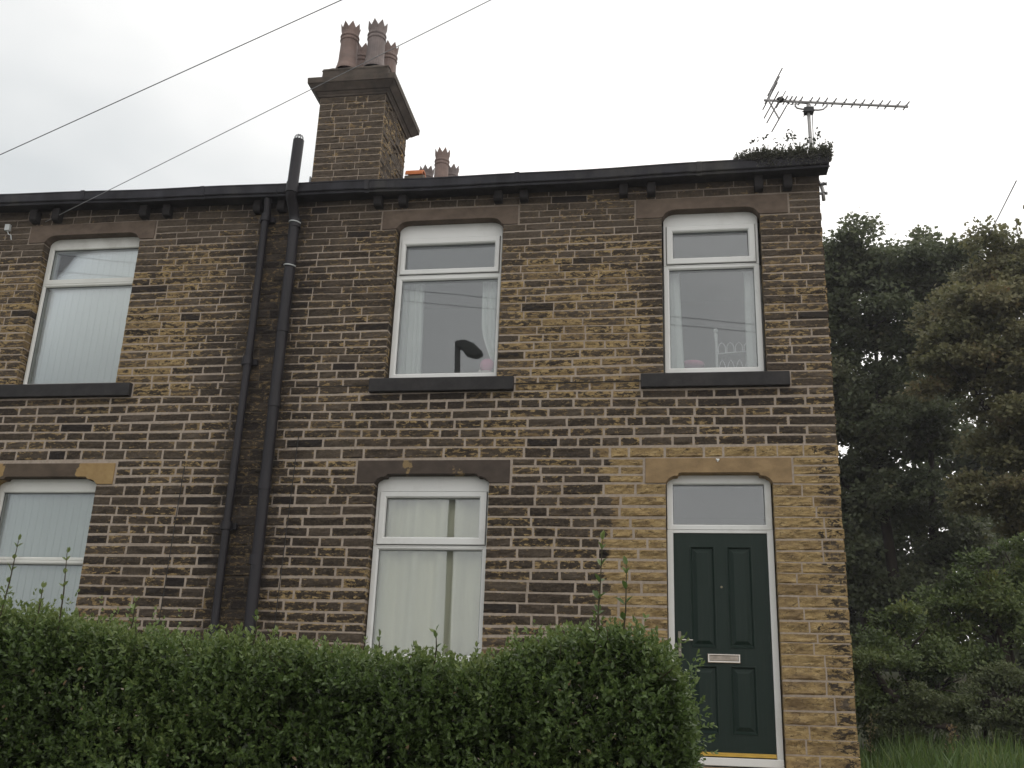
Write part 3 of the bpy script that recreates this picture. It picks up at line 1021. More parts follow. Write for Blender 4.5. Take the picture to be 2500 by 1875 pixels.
# --- pipes
soil = MB()
sx = -3.985
soil.tube([(sx + .03, -.115, -.25), (sx, -.115, 2.5), (sx - .005, -.115, 4.0), (sx - .002, -.115, 4.83), (sx - .01, -.115, 5.36), (sx - .02, -.14, 5.46), (sx - .01, -.29, 5.56), (sx, -.315, 5.62)], .057, 16)
soil.tube([(sx, -.315, 5.60), (sx + .002, -.315, 5.72)], .066, 16)
soil.tube([(sx + .002, -.315, 5.66), (sx + .012, -.315, 6.255)], .060, 16)
for z in (5.33, 4.10, 2.40, 3.27, 1.65):
    soil.tube([(sx, -.115, z - .05), (sx, -.115, z + .05)], .064, 16)
so = soil.build('soil_pipe', PIPE, HR, smooth=True)
m_ = so.modifiers.new('es', 'EDGE_SPLIT'); m_.split_angle = R(50)
for z, an in ((5.335, 0.0), (4.815, .5)):
    cl = MB()
    pts = [(sx + 0.067 * math.sin(a), -.115 - 0.067 * math.cos(a), z - .010 * math.sin(a + an)) for a in np.linspace(-1.35, 1.35, 12)]
    cl.tube(pts, .007, 6)
    cl.build('jointing', WHITEBOX, so)
cg = MB()
for k in range(8):
    a = math.pi * 2 * k / 8
    cg.tube([(sx + .012 + .052 * math.cos(a), -.315 + .052 * math.sin(a), 6.25), (sx + .012 + .050 * math.cos(a), -.315 + .050 * math.sin(a), 6.285),
             (sx + .012 + .034 * math.cos(a), -.315 + .034 * math.sin(a), 6.315), (sx + .012, -.315, 6.326)], .0042, 5)
cg.build('vent_cage', GREYB, so)
rwp = MB()
rx = -4.348
rwp.tube([(rx + .012, -.085, -.25), (rx, -.085, 2.0), (rx + .005, -.085, 4.0), (rx - .002, -.085, 5.40), (rx + .012, -.095, 5.50), (rx + .018, -.13, 5.60), (rx + .018, -.14, 5.68)], .040, 14)
for z in (5.43, 3.745, 1.995):
    rwp.tube([(rx, -.085, z - .045), (rx, -.085, z + .045)], .053, 14)
    rwp.box(rx - .085, rx + .085, -.05, 0.0, z - .03, z + .03)
ro_ = rwp.build('downpipe', PIPE, HL, smooth=True)
m_ = ro_.modifiers.new('es', 'EDGE_SPLIT'); m_.split_angle = R(50)

# --- cables clipped to the wall
def cable(house, pts, r=.0045):
    out = []
    for p, q in zip(pts, pts[1:]):
        k = max(2, int((Vector(q) - Vector(p)).length / .12))
        for i in range(k):
            f = i / k
            a = Vector(p).lerp(Vector(q), f)
            a.x += .006 * mnoise.noise(Vector((a.z * 2.2, 1, a.x))); a.y -= .004 * abs(mnoise.noise(Vector((a.z * 5, 4, a.x))))
            out.append(a)
    out.append(Vector(pts[-1]))
    MB().tube(out, r, 6).build('cable', CABLE, house)
cable(HL, [(-4.915, -.030, 2.62), (-4.955, -.030, .8)], .0045)
cable(HR, [(-3.72, -.030, 2.95), (-3.76, -.030, .8)], .0045)
cable(HR, [(-3.6, -.013, 3.472), (-1.5, -.012, 3.468), (.15, -.013, 3.476), (.70, -.013, 3.471)], .005)

# --- rooms behind the windows
def room(house, key, d=2.6, pad=.35):
    x0, x1, z0, z1 = OPEN[key][0]
    x0 -= pad; x1 += pad; z0 = z0 - .75 if z0 > 3 or key in ('lm', 'll') else z0; z1 += .08
    m = MB()
    a, b_ = .225, d
    m.face([(x0, b_, z0), (x0, b_, z1), (x1, b_, z1), (x1, b_, z0)])
    m.face([(x0, a, z0), (x0, a, z1), (x0, b_, z1), (x0, b_, z0)])
    m.face([(x1, b_, z0), (x1, b_, z1), (x1, a, z1), (x1, a, z0)])
    m.face([(x0, a, z1), (x1, a, z1), (x1, b_, z1), (x0, b_, z1)])
    m.face([(x0, b_, z0), (x1, b_, z0), (x1, a, z0), (x0, a, z0)])
    m.build('room', ROOM, house)
for h_, k in ((HR, 'um'), (HR, 'ur'), (HR, 'lm'), (HR, 'dr'), (HL, 'ul'), (HL, 'll')): room(h_, k)


# ------------------------------------------------------------------ curtains, blinds, things in the windows
def curtain(name, x_top, x_bot, z0, z1, y, folds, amp, mat, label, cat='curtain', group=None, seed=0, cat_shape=None):
    m = MB(); nx = folds * 8; nz = 14
    rnd = random.Random(seed)
    ph = [rnd.uniform(0, 6.28) for _ in range(4)]
    for j in range(nz + 1):
        v = j / nz
        z = z1 + (z0 - z1) * v
        if cat_shape: xa, xb = cat_shape(v)
        else: xa = x_top[0] + (x_bot[0] - x_top[0]) * v; xb = x_top[1] + (x_bot[1] - x_top[1]) * v
        for i in range(nx + 1):
            u = i / nx
            s = math.sin(u * folds * 6.283 + ph[0] + .6 * math.sin(u * 9 + ph[1])) + .4 * math.sin(u * folds * 2.3 * 6.283 + ph[2])
            m.v.append((xa + (xb - xa) * u, y + amp * s * (.75 + .25 * v), z + .004 * math.sin(u * 20)))
    for j in range(nz):
        for i in range(nx):
            q = j * (nx + 1) + i; m.f.append((q, q + 1, q + nx + 2, q + nx + 1)); m.m.append(0)
    o = m.build(name, mat, None, smooth=True)
    s = o.modifiers.new('thick', 'SOLIDIFY'); s.thickness = .003
    return tag(o, label, cat, group)


curtain('curtain', (-2.90, -2.600), (-2.90, -2.560), 3.56, 4.84, .30, 5, .022, CURT_W, 'white curtain bunched at the left of the middle upstairs window', group='curtains', seed=1)
def swag(v):
    l = -1.945 + .02 * v + (.16 * sstep(.45, .98, v))
    return l, -1.66
curtain('curtain', None, None, 3.56, 4.84, .30, 4, .018, CURT_W, 'white curtain swept aside above the pink toy in the middle upstairs window', group='curtains', seed=2, cat_shape=swag)
curtain('curtain', (-.06, .150), (-.06, .195), 3.56, 4.84, .30, 2, .010, CURT_W, 'flat white curtain at the left of the window above the door', group='curtains', seed=3)
curtain('curtain', (.822, 1.02), (.808, 1.02), 3.56, 4.84, .30, 2, .010, CURT_W, 'flat white curtain beside the bedstead in the window above the door', group='curtains', seed=4)
curtain('curtain', (-2.96, -2.055), (-2.96, -2.065), .75, 2.50, .27, 3, .055, CURT_C, 'wide cream curtain drawn across the left of the downstairs window beside the drainpipes', group='curtains', seed=8)
curtain('curtain', (-2.10, -1.66), (-2.11, -1.66), .75, 2.50, .30, 1, .050, CURT_C, 'narrow cream curtain drawn across the right of the downstairs window by the hedge', group='curtains', seed=6)


def blind(x0, x1, z0, z1, y, label, tilt):
    t = thing('vertical_blind', ((x0 + x1) / 2, y, z0), label, 'blind', 'vertical blinds')
    MB().box(x0, x1, y - .02, y + .02, z1, z1 + .04).build('headrail', PVC, t)
    rnd = random.Random(int(-x0 * 100 + z0 * 10))
    n = int((x1 - x0) / .079)
    for i in range(n):
        c = x0 + (i + .5) * (x1 - x0) / n
        m = MB(); a = tilt + rnd.uniform(-.09, .09); hw = .0445; w2 = rnd.uniform(-.003, .003)
        nn = 4; b = len(m.v)
        for (z, sw) in ((z1, 0), ((z0 + z1) / 2, w2), (z0, 2 * w2)):
            for k in range(nn + 1):
                u = (k / nn - .5) * 2
                m.v.append((c + sw + hw * u * math.cos(a), y + hw * u * math.sin(a) - .004 * (1 - u * u), z))
        for j in range(2):
            for k in range(nn):
                q = b + j * (nn + 1) + k; m.f.append((q, q + 1, q + nn + 2, q + nn + 1)); m.m.append(0)
        o = m.build('slat', BLIND, t, smooth=True)
        sm = o.modifiers.new('thick', 'SOLIDIFY'); sm.thickness = .002


blind(-7.015, -5.90, 3.57, 5.30, .215, 'pale vertical blind closed across the upstairs window of the left house', .16)
blind(-7.03, -5.90, .76, 2.46, .215, 'pale vertical blind closed across the downstairs window behind the hedge', .18)

# pink soft toy on the middle upstairs sill
toy = thing('soft_toy', (-1.845, .24, 3.58), 'pink soft toy peeping over the bottom of the middle upstairs window', 'toy')
def blob(parent, name, c, rx, ry, rz, mat, seed):
    m = MB()
    prof = [(math.sin(a), -math.cos(a)) for a in np.linspace(0.02, math.pi - .02, 12)]
    for rr, zz in prof:
        for k in range(18):
            an = 2 * math.pi * k / 18
            d = 1 + .06 * mnoise.noise(Vector((rr * math.cos(an) * 2 + seed, rr * math.sin(an) * 2, zz * 2)))
            m.v.append((c[0] + rx * rr * d * math.cos(an), c[1] + ry * rr * d * math.sin(an), c[2] + rz * zz * d))
    for j in range(11):
        for k in range(18):
            k2 = (k + 1) % 18; m.f.append((j * 18 + k, j * 18 + k2, (j + 1) * 18 + k2, (j + 1) * 18 + k)); m.m.append(0)
    return m.build(name, mat, parent, smooth=True)
blob(toy, 'body', (-1.85, .245, 3.63), .085, .06, .085, PALE, 1)
blob(toy, 'head', (-1.845, .245, 3.765), .078, .06, .075, PINK, 2)
blob(toy, 'paw', (-1.91, .205, 3.66), .025, .025, .04, PALE, 3)

# bedstead in the window above the door
bed = thing('bedstead', (.68, .62, 3.0), 'white iron bedstead with pointed loops behind the window above the door', 'bed')
p = MB().tube([(.53, .60, 3.0), (.53, .60, 4.10), (.526, .60, 4.20)], [.014, .014, .020], 10)
p.lathe([(.0, -.03), (.018, -.02), (.024, 0), (.018, .02), (0, .03)], (.526, .60, 4.235), 12)
p.tube([(1.1, .60, 3.0), (1.1, .60, 4.25)], .014, 10)
p.build('post', BEDW, bed)
rl = MB()
rl.tube([(.53, .60, 3.975), (1.1, .60, 4.015)], .007, 8)
rl.tube([(.53, .60, 3.66), (1.1, .60, 3.68)], .007, 8)
rl.build('rail', BEDW, bed)
for i in range(6):
    xx = .548 + i * .088
    lo = MB()
    for zb, zt in ((3.985 + .005 * i, 4.100), (3.68, 3.905)):
        lo.tube([(xx, .60, zb), (xx + .002, .60, zb + .6 * (zt - zb)), (xx + .018, .60, zb + .86 * (zt - zb)), (xx + .037, .60, zt), (xx + .056, .60, zb + .86 * (zt - zb)),
                 (xx + .072, .60, zb + .6 * (zt - zb)), (xx + .074, .60, zb)], .0045, 6)
    lo.build('loop', BEDW, bed)
pw = blob(None, 'pillow', (.27, .50, 3.82), .13, .10, .045, PINK, 5)
tag(pw, 'pink cushion just showing over the sill of the window above the door', 'cushion')

# box on the wall for the overhead cable
jb = thing('junction_box', (-7.50, 0, 5.40), 'small pale cable box fixed high on the left house wall', 'box')
MB().box(-7.555, -7.495, -.055, -.012, 5.44, 5.52).build('box', WHITEBOX, jb, bevel=.006)
MB().tube([(-7.52, -.035, 5.44), (-7.505, -.03, 5.40), (-7.47, -.03, 5.385), (-7.46, -.02, 5.33)], .006, 6).build('lead', WHITEBOX, jb)


# ------------------------------------------------------------------ aerial and its bracket
AE = thing('tv_aerial', (1.62, .6, 5.7), 'metal rooftop television aerial on a cranked pole above the weedy gutter end', 'aerial')
A0, A1 = Vector((1.133, .46, 6.95)), Vector((2.752, .84, 7.01))
ax = (A1 - A0).normalized()
pd = Vector((ax.y, -ax.x, 0)).normalized()      # the rods lie across the boom
def at_t(t): return A0.lerp(A1, t)
MB().tube([A0, A1], .0140, 8).build('boom', ALU, AE)
for xd in (1.371, 1.422, 1.467, 1.533, 1.639, 1.715, 1.799, 1.893, 2.003, 2.107, 2.198, 2.291, 2.390, 2.472, 2.581, 2.676):
    c = at_t((xd - 1.145) / (2.694 - 1.145)) + Vector((0, 0, .012))
    m = MB().tube([c - pd * .082, c + pd * .082], .0080, 6)
    m.box(c.x - .012, c.x + .012, c.y - .012, c.y + .012, c.z - .012, c.z + .010)
    m.build('director', ALU, AE)
dp = at_t(.117)
loop = []
for k in range(17):
    a = 2 * math.pi * k / 16
    loop.append(dp + pd * (.155 * math.copysign(abs(math.cos(a)) ** .35, math.cos(a))) + Vector((0, 0, .025 * math.sin(a) + .02)) + ax * .012 * math.sin(a))
MB().tube(loop, .005, 6, cap=False).build('dipole', ALU, AE)
bx = blob(AE, 'dipole_box', (dp.x - .01, dp.y, dp.z + .015), .045, .045, .030, DKPLASTIC, 7)
P0 = at_t(.03)
for tip, rods in (((.085, 0, .245), (1.0, .55, .22)), ((.11, 0, -.235), (1.0, .52, .26))):
    T = P0 + ax * tip[0] + Vector((0, 0, tip[2]))
    m = MB().tube([P0, T], .010, 8)
    for rf in rods:
        c = P0.lerp(T, rf)
        m.tube([c - pd * .26, c + pd * .26], .0072, 6)
    m.build('reflector', ALU, AE)
cr = MB()
pts = [at_t(.222) - Vector((0, 0, .010)), at_t(.212) - Vector((0, 0, .06)), at_t(.225) - Vector((0, 0, .085)), at_t(.26) - Vector((0, 0, .095)), at_t(.37) - Vector((0, 0, .098)), at_t(.405) - Vector((0, 0, .085)), at_t(.43) - Vector((0, 0, .045)), at_t(.44) - Vector((0, 0, .008))]
cr.tube(pts, .010, 8)
cr.build('cradle', ALU, AE)
pc = at_t(.305)
clm = MB().box(pc.x - .055, pc.x + .05, pc.y - .045, pc.y + .045, pc.z - .145, pc.z - .085)
clm.tube([(pc.x - .075, pc.y - .02, pc.z - .13), (pc.x + .06, pc.y - .02, pc.z - .13)], .008, 6)
clm.tube([(pc.x - .06, pc.y + .0, pc.z - .19), (pc.x - .045, pc.y + .0, pc.z - .13)], .006, 6)
clm.build('clamp', DKPLASTIC, AE, bevel=.005)
pl_ = MB()
pl_.tube([(pc.x - .005, pc.y, pc.z - .03), (pc.x - .005, pc.y, pc.z - .40), (pc.x + .005, pc.y, 6.10), (pc.x + .02, pc.y - .06, 5.95), (1.690, .50, 5.86), (1.700, .47, 5.78), (1.702, .47, 5.66)], [.019, .019, .0195, .0195, .0195, .0195, .0195], 12)
pl_.build('pole', STEELP, AE, smooth=True)
br = MB()
for z in (5.86, 5.745):
    br.box(1.594, 1.745, .452, .490, z - .008, z + .008)
    br.tube([(1.70, .435, z), (1.735, .455, z), (1.735, .485, z), (1.70, .505, z)], .006, 6)
    br.tube([(1.74, .47, z - .018), (1.74, .47, z + .018)], .007, 6)
br.box(1.593, 1.605, .44, .50, 5.70, 5.92)
br.build('bracket', GREYB, AE)
cb = MB().tube([dp + Vector((.02, 0, 0)), dp + Vector((.10, 0, -.05)), at_t(.22) - Vector((0, 0, .03)), at_t(.3) - Vector((0, 0, .02)), pc + Vector((.02, -.02, -.05)), pc + Vector((.03, -.025, -.2)), pc + Vector((.02, -.025, -.6))], .0045, 6)
cb.build('lead', CABLE, AE)

# ------------------------------------------------------------------ overhead cables
def line_wire(name, pts, r, mat, label, sag=0.0):
    a, b = Vector(pts[0]), Vector(pts[1])
    n = 24
    ps = []
    for i in range(n + 1):
        f = i / n
        p = a.lerp(b, f); p.z -= sag * 4 * f * (1 - f)
        ps.append(p)
    o = MB().tube(ps, r, 6).build(name, mat, None, smooth=True)
    return tag(o, label, 'cable')
def ext(a, b, x0, x1):
    a, b = Vector(a), Vector(b)
    d = (b - a) / (b.x - a.x)
    return a + d * (x0 - a.x), a + d * (x1 - a.x)
line_wire('overhead_cable', ext((-7.05, -1, 5.83), (-2.98, -2, 6.67), -11.0, 9.0), .0052, WIRE, 'upper overhead cable crossing the grey sky left of the chimney')
line_wire('overhead_cable', ext((-7.08, -.01, 5.55), (-1.53, -2, 6.54), -7.08, 9.0), .0044, WIRE_PALE, 'lower overhead cable running from above the blinded upstairs window past the chimney')
line_wire('overhead_cable', ((4.9, 4.0, 7.78), (6.05, 9.3, 9.45)), .008, WIRE, 'short overhead cable slanting down into the right-hand tree')
# seen only mirrored in the panes: two lines and a lamp across the road
line_wire('overhead_cable', ((-30, -12.0, 13.5), (12, -12.0, 7.68)), .007, WIRE, 'higher of two cables mirrored in the upstairs panes')
line_wire('overhead_cable', ((-30, -12.0, 12.83), (12, -12.0, 7.66)), .007, WIRE, 'lower of two cables mirrored in the upstairs panes')
LMP = thing('street_lamp', (-4.85, -12.0, -1.5), 'dark street lamp mirrored in the middle upstairs window', 'lamp')
MB().tube([(-4.72, -12, -1.5), (-4.78, -12, 2.0), (-4.86, -12, 7.2), (-4.90, -12, 8.75)], [.10, .075, .07, .065], 12).build('column', LAMPCOL, LMP, smooth=True)
hd = MB()
hd.prism_y([(-4.95, 8.70), (-4.95, 8.83), (-4.72, 8.86), (-4.50, 8.76), (-4.30, 8.56), (-4.29, 8.48), (-4.45, 8.42), (-4.68, 8.48), (-4.80, 8.64)][::-1], -12.14, -11.86)
hd.build('lamp_head', LAMPCOL, LMP, bevel=.05)

# ------------------------------------------------------------------ ground
def terrain_z(x, y):
    z = -.25
    z += .38 * sstep(1.5, 7.0, y) * sstep(1.2, 3.5, x)
    z += .16 * sstep(1.7, 2.6, x) * sstep(-2.0, 1.0, y)
    z += 1.5 * sstep(6.5, 14, y) + 2.5 * sstep(14, 45, y)
    z -= 1.25 * (1 - sstep(-6.6, -6.28, y))
    return z
g = MB()
xs = sorted(set(list(np.linspace(-8, 10, 61)) + [-60, -40, -25, -15, 15, 25, 40, 60]))
ys = sorted(set(list(np.linspace(-8, 12, 101)) + [-40, -25, -15, 15, 20, 30, 40, 60]))
for y in ys:
    for x in xs: g.v.append((x, y, terrain_z(x, y) + .02 * mnoise.noise(Vector((x, y, 0)))))
for j in range(len(ys) - 1):
    for i in range(len(xs) - 1):
        q = j * len(xs) + i; g.f.append((q, q + 1, q + len(xs) + 1, q + len(xs))); g.m.append(0)
EARTH = plain('rough_ground', (.05, .055, .025), 0.95, 0.5, 2.0, 0.5, dirt=(.06, .045, .03))
go = g.build('ground', EARTH, None, smooth=True); go['kind'] = 'structure'
TARM = plain('tarmac', (.055, .055, .056), 0.9, 0.25, 3, 0.4)
rd = MB().box(-58, 58, -16.0, -9.0, -1.60, -1.44).build('road', TARM); rd['kind'] = 'structure'
pv = MB().box(-58, 58, -9.0, -6.75, -1.60, -1.33).build('pavement', plain('paving', (.22, .21, .19), .9, .2, 3, .3)); pv['kind'] = 'structure'
pth = MB().box(-3.6, 1.5, -1.2, -.37, -.32, -.205).build('path', plain('concrete_path', (.20, .18, .15), .95, .25, 3, .3)); pth['kind'] = 'structure'


# ------------------------------------------------------------------ foliage
def leaves_mesh(name, pos, axis, nrm, size, width, val, mat, parent=None, shape='oval', fold=.18):
    """one small folded leaf per row"""
    pos = np.asarray(pos, float); axis = np.asarray(axis, float); nrm = np.asarray(nrm, float)
    n = len(pos)
    size = np.broadcast_to(np.asarray(size, float), (n,)); width = np.broadcast_to(np.asarray(width, float), (n,))
    axis = axis / (np.linalg.norm(axis, axis=1, keepdims=True) + 1e-9)
    side = np.cross(axis, nrm); side /= (np.linalg.norm(side, axis=1, keepdims=True) + 1e-9)
    nn = np.cross(side, axis)
    if shape == 'oval':
        T = [(0, 0, 0), (.40, .28, fold), (.40, .62, fold), (0, 1, -.12), (-.40, .62, fold), (-.40, .28, fold)]
        F = [(0, 1, 2, 3), (0, 3, 4, 5)]
    else:
        T = [(0, 0, 0), (.5, .42, fold), (0, 1, -.1), (-.5, .42, fold)]
        F = [(0, 1, 2), (0, 2, 3)]
    k = len(T)
    V = np.zeros((n, k, 3))
    for i, (a, b_, c) in enumerate(T):
        V[:, i] = pos + side * (a * width)[:, None] + axis * (b_ * size)[:, None] + nn * (c * width)[:, None]
    V = V.reshape(-1, 3)
    fl_ = len(F[0]); nf = len(F)
    idx = (np.arange(n)[:, None, None] * k + np.array(F)[None]).reshape(-1)
    me = bpy.data.meshes.new(name)
    me.vertices.add(len(V)); me.vertices.foreach_set('co', V.ravel())
    me.loops.add(len(idx)); me.loops.foreach_set('vertex_index', idx.astype(np.int32))
    me.polygons.add(n * nf)
    me.polygons.foreach_set('loop_start', (np.arange(n * nf) * fl_).astype(np.int32))
    me.polygons.foreach_set('loop_total', np.full(n * nf, fl_, np.int32))
    a = me.attributes.new('leaf', 'FLOAT', 'POINT')
    a.data.foreach_set('value', np.repeat(np.asarray(val, np.float32), k))
    me.materials.append(mat)
    me.update(calc_edges=True)
    o = bpy.data.objects.new(name, me); COL.objects.link(o)
    if parent:
        o.parent = parent; o.matrix_parent_inverse = Matrix.Translation(-world_loc(parent))
    return o


def unit(n):
    v = rng.normal(size=(n, 3)); return v / np.linalg.norm(v, axis=1, keepdims=True)


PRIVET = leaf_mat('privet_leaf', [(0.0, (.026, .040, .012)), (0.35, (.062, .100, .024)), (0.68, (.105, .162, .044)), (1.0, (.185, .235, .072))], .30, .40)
SYC = leaf_mat('sycamore_leaf', [(0.0, (.058, .072, .038)), (0.45, (.125, .148, .074)), (0.8, (.175, .185, .095)), (1.0, (.22, .18, .095))], .50, .5)
OLIVE = leaf_mat('autumn_tinged_leaf', [(0.0, (.080, .088, .040)), (0.40, (.170, .168, .074)), (0.75, (.235, .205, .098)), (1.0, (.31, .18, .09))], .50, .5)
BUSHM = leaf_mat('bush_leaf', [(0.0, (.040, .062, .022)), (0.4, (.105, .150, .044)), (0.8, (.165, .205, .062)), (1.0, (.26, .25, .06))], .42, .5)
BRAMB = leaf_mat('bramble_leaf', [(0.0, (.040, .054, .022)), (0.5, (.115, .142, .054)), (1.0, (.18, .195, .08))], .40, .6)
GRASSM = leaf_mat('grass_blade', [(0.0, (.045, .072, .018)), (0.5, (.085, .145, .032)), (0.85, (.15, .19, .05)), (1.0, (.24, .21, .10))], .3, .5)
SEDUM = leaf_mat('roof_stonecrop', [(0.0, (.040, .036, .030)), (0.5, (.075, .075, .050)), (1.0, (.12, .13, .07))], .2, .6)
WEED = leaf_mat('roof_weed', [(0.0, (.05, .055, .04)), (1.0, (.10, .11, .08))], .2, .6)

# --- privet hedge
HT = [(-8, .60), (-4.5, .60), (-3.2, .56), (-2.64, .51), (-2.12, .430), (-1.9, .405), (-1.6, .41), (-1.3, .38), (-1.07, .36), (-.62, .357), (-.50, .42), (-.40, .455), (-.3, .475), (-.06, .470), (.03, .42), (.075, .34), (.105, .24), (.125, .15), (.14, .0), (.15, -.3)]
def htop(x): return float(np.interp(x, [a for a, _ in HT], [b_ for _, b_ in HT]))
HEDGE = thing('privet_hedge', (-2.5, -5.6, -.25), 'dense clipped green privet hedge in front of the houses, ending by the door', 'hedge')
pos, axs, nrm, siz, val = [], [], [], [], []
stems = MB()
def twig(p, d, length, npairs, ls, bright):
    d = d / np.linalg.norm(d)
    a = np.cross(d, rng.normal(size=3)); a /= np.linalg.norm(a); b2 = np.cross(d, a)
    for k in range(npairs):
        f = (k + .4) / npairs
        q = p + d * length * f
        s = a if k % 2 == 0 else b2
        for sg in (1, -1):
            ad = d * (.55 + .5 * f) + s * sg * (1.0 - .45 * f) + rng.normal(size=3) * .16 + np.array([0, 0, -.10])
            nv = d * .8 + np.array([0, -.35, .6]) + rng.normal(size=3) * .3
            pos.append(q); axs.append(ad); nrm.append(nv); siz.append(ls * rng.uniform(.7, 1.15) * (1.05 - .35 * f)); val.append(bright + .20 * f + rng.normal() * .10)
    for j in range(2):
        pos.append(p + d * length); axs.append(d + rng.normal(size=3) * .35); nrm.append(rng.normal(size=3) + np.array([0, -.5, .5])); siz.append(ls * .7); val.append(bright + .30 + rng.normal() * .08)
x_l, x_r = -4.6, .13
def surf_pt():
    """random point on the outside of the clipped hedge, with the way it faces"""
    while True:
        x = x_l + (x_r - x_l) * rng.random()
        zt = htop(x)
        u = rng.random()
        bulge = .05 * mnoise.noise(Vector((x * 2.2, 0, 1.0)))
        if u < .60:      # front
            z = -.35 + (zt + .35) * rng.random()
            rr = max(0, (z - (zt - .16)) / .16)
            y = -5.84 + .10 * rr ** 2 + .085 * mnoise.noise(Vector((x * 3.2, z * 3.8, 2))) + .03 * mnoise.noise(Vector((x * 9, z * 9, 2)))
            if x > -.1: y += .55 * ((x + .1) / .25) ** 2 * .5
            nv = np.array([max(0, (x + .15) * 3), -1, .25 + 1.0 * rr]); return np.array([x, y, z]), nv
        elif u < .86:    # top
            y = -5.80 + .62 * rng.random()
            z = zt + .025 * mnoise.noise(Vector((x * 4, y * 4, 5))) - .06 * max(0, (abs(y + 5.5) - .22) / .12) ** 2 * .3
            return np.array([x, y, z]), np.array([0, -.25, 1.0])
        elif u < .95:    # end
            z = -.3 + .70 * rng.random(); y = -5.72 + .5 * rng.random()
            xe = float(np.interp(z, [-.3, 0, .15, .24, .34, .42, .46], [.14, .13, .12, .10, .07, .02, -.1]))
            return np.array([xe + .02 * mnoise.noise(Vector((z * 6, y * 6, 1))), y, z]), np.array([1, -.2, .35])
        else:
            z = -.3 + .8 * rng.random(); y = -5.2; return np.array([x, y, min(z, zt)]), np.array([0, 1, .2])
for i in range(15500):
    p, nv = surf_pt()
    nv = nv / np.linalg.norm(nv)
    hgt = htop(p[0]) - p[2]
    gapn = mnoise.noise(Vector((p[0] * 5.5, p[1] * 5.5, p[2] * 6.5)))
    if gapn < -.30 and rng.random() < .75 and hgt > .06: continue
    dep = rng.random() ** 1.6 * .13
    p0 = p - nv * (dep + .045)
    d = nv * .8 + np.array([0, 0, .55]) + rng.normal(size=3) * .42
    br_ = .40 + .22 * max(0, 1 - hgt / .14) + .10 * gapn  # paler towards the top: light from above put into the leaf colour, plus young growth
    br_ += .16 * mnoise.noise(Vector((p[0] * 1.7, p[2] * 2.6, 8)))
    twig(p0, d, rng.uniform(.05, .10), 4, .031 * rng.uniform(.8, 1.15), br_)
# loose shoots along the top
for i in range(150):
    x = x_l + (x_r - .1 - x_l) * rng.random(); y = -5.75 + .45 * rng.random()
    L_ = rng.uniform(.05, .12) * (1.5 if x < -1.9 else 1.0) * (.55 if -1.7 < x < -.55 else 1)
    twig(np.array([x, y, htop(x) - .04]), np.array([rng.normal() * .2, rng.normal() * .2, 1.0]), L_, 5, .026, .62)
def shoot(x, y, z0, z1, n, lean=0.0, ls=.034, bright=.7):
    ls *= 1.6; n = max(3, n - 1)
    p0 = Vector((x - lean, y, z0)); p1 = Vector((x, y, z1))
    stems.tube([p0, p0.lerp(p1, .5) + Vector((.006, 0, 0)), p1], [.0035, .003, .0015], 5)
    twig(np.array(p0), np.array(p1 - p0), (p1 - p0).length, n, ls, bright - .15)
for a in ((-.196, -5.75, .38, .815, 8, .030, .036, .66), (-.105, -5.72, .38, .725, 7, .02, .034, .64), (-.215, -5.7, .36, .60, 4, .0, .03, .7), (-2.63, -5.78, .45, .79, 8, .02, .026, .85), (-2.40, -5.78, .42, .74, 7, -.02, .026, .85),
          (-2.50, -5.75, .42, .60, 5, .01, .026, .8), (-2.08, -5.75, .4, .55, 4, .01, .026, .8), (-.83, -5.75, .33, .46, 4, 0, .026, .75), (-1.05, -5.76, .33, .435, 3, 0, .026, .75), (-1.58, -5.7, .40, .51, 3, 0, .026, .75), (-2.83, -5.75, .46, .70, 6, 0, .026, .8)):
    shoot(*a)
for (x, y, z, dx, dz) in ((.10, -5.78, .22, .05, .045), (.11, -5.76, .30, .045, .08), (.12, -5.75, .12, .06, .02), (.12, -5.74, .05, .05, .03), (.05, -5.78, .37, .05, .07), (.11, -5.70, .16, .055, .05)):
    for j in range(3):
        twig(np.array([x, y + .02 * j, z + .015 * j]), np.array([dx, -.01, dz]) + rng.normal(size=3) * .015, .085, 4, .028, .58)
# inner leaves that close the hedge up
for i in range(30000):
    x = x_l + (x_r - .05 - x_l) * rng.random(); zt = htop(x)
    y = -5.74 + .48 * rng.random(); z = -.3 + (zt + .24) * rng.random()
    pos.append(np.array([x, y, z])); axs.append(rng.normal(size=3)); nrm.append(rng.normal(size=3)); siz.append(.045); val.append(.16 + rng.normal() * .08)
siz = np.array(siz)
DEAD = plain('withered_leaf', (.15, .105, .055), .8, .4, 30)
dp_, da, dn = [], [], []
for i in range(110):
    p, nv = surf_pt()
    if p[2] > htop(p[0]) - .05: continue
    dp_.append(p - nv / np.linalg.norm(nv) * .015); da.append(rng.normal(size=3)); dn.append(np.array([0, -1, .4]) + rng.normal(size=3) * .5)
leaves_mesh('dead_leaves', dp_, da, dn, np.full(len(dp_), .025), np.full(len(dp_), .013), np.full(len(dp_), .5), DEAD, HEDGE)
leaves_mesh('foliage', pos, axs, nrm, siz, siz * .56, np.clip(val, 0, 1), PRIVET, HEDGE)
for i in range(60):
    x = x_l + (x_r - .15 - x_l) * i / 60; y = -5.5 + rng.normal() * .08
    stems.tube([(x, y, -.3), (x + rng.normal() * .06, y - .02, 0.0), (x + rng.normal() * .1, y - .03, htop(x) - .1)], [.008, .005, .002], 5)
for i in range(160):
    x = x_l + (x_r - .15 - x_l) * rng.random(); z = -.2 + (htop(x) + .1) * rng.random(); y = -5.72
    d = rng.normal(size=3) * .07
    stems.tube([(x, y + .05, z), (x + d[0], y - .07, z + abs(d[2]) + .03)], [.003, .0015], 4)
stems.build('stems', TWIG, HEDGE)


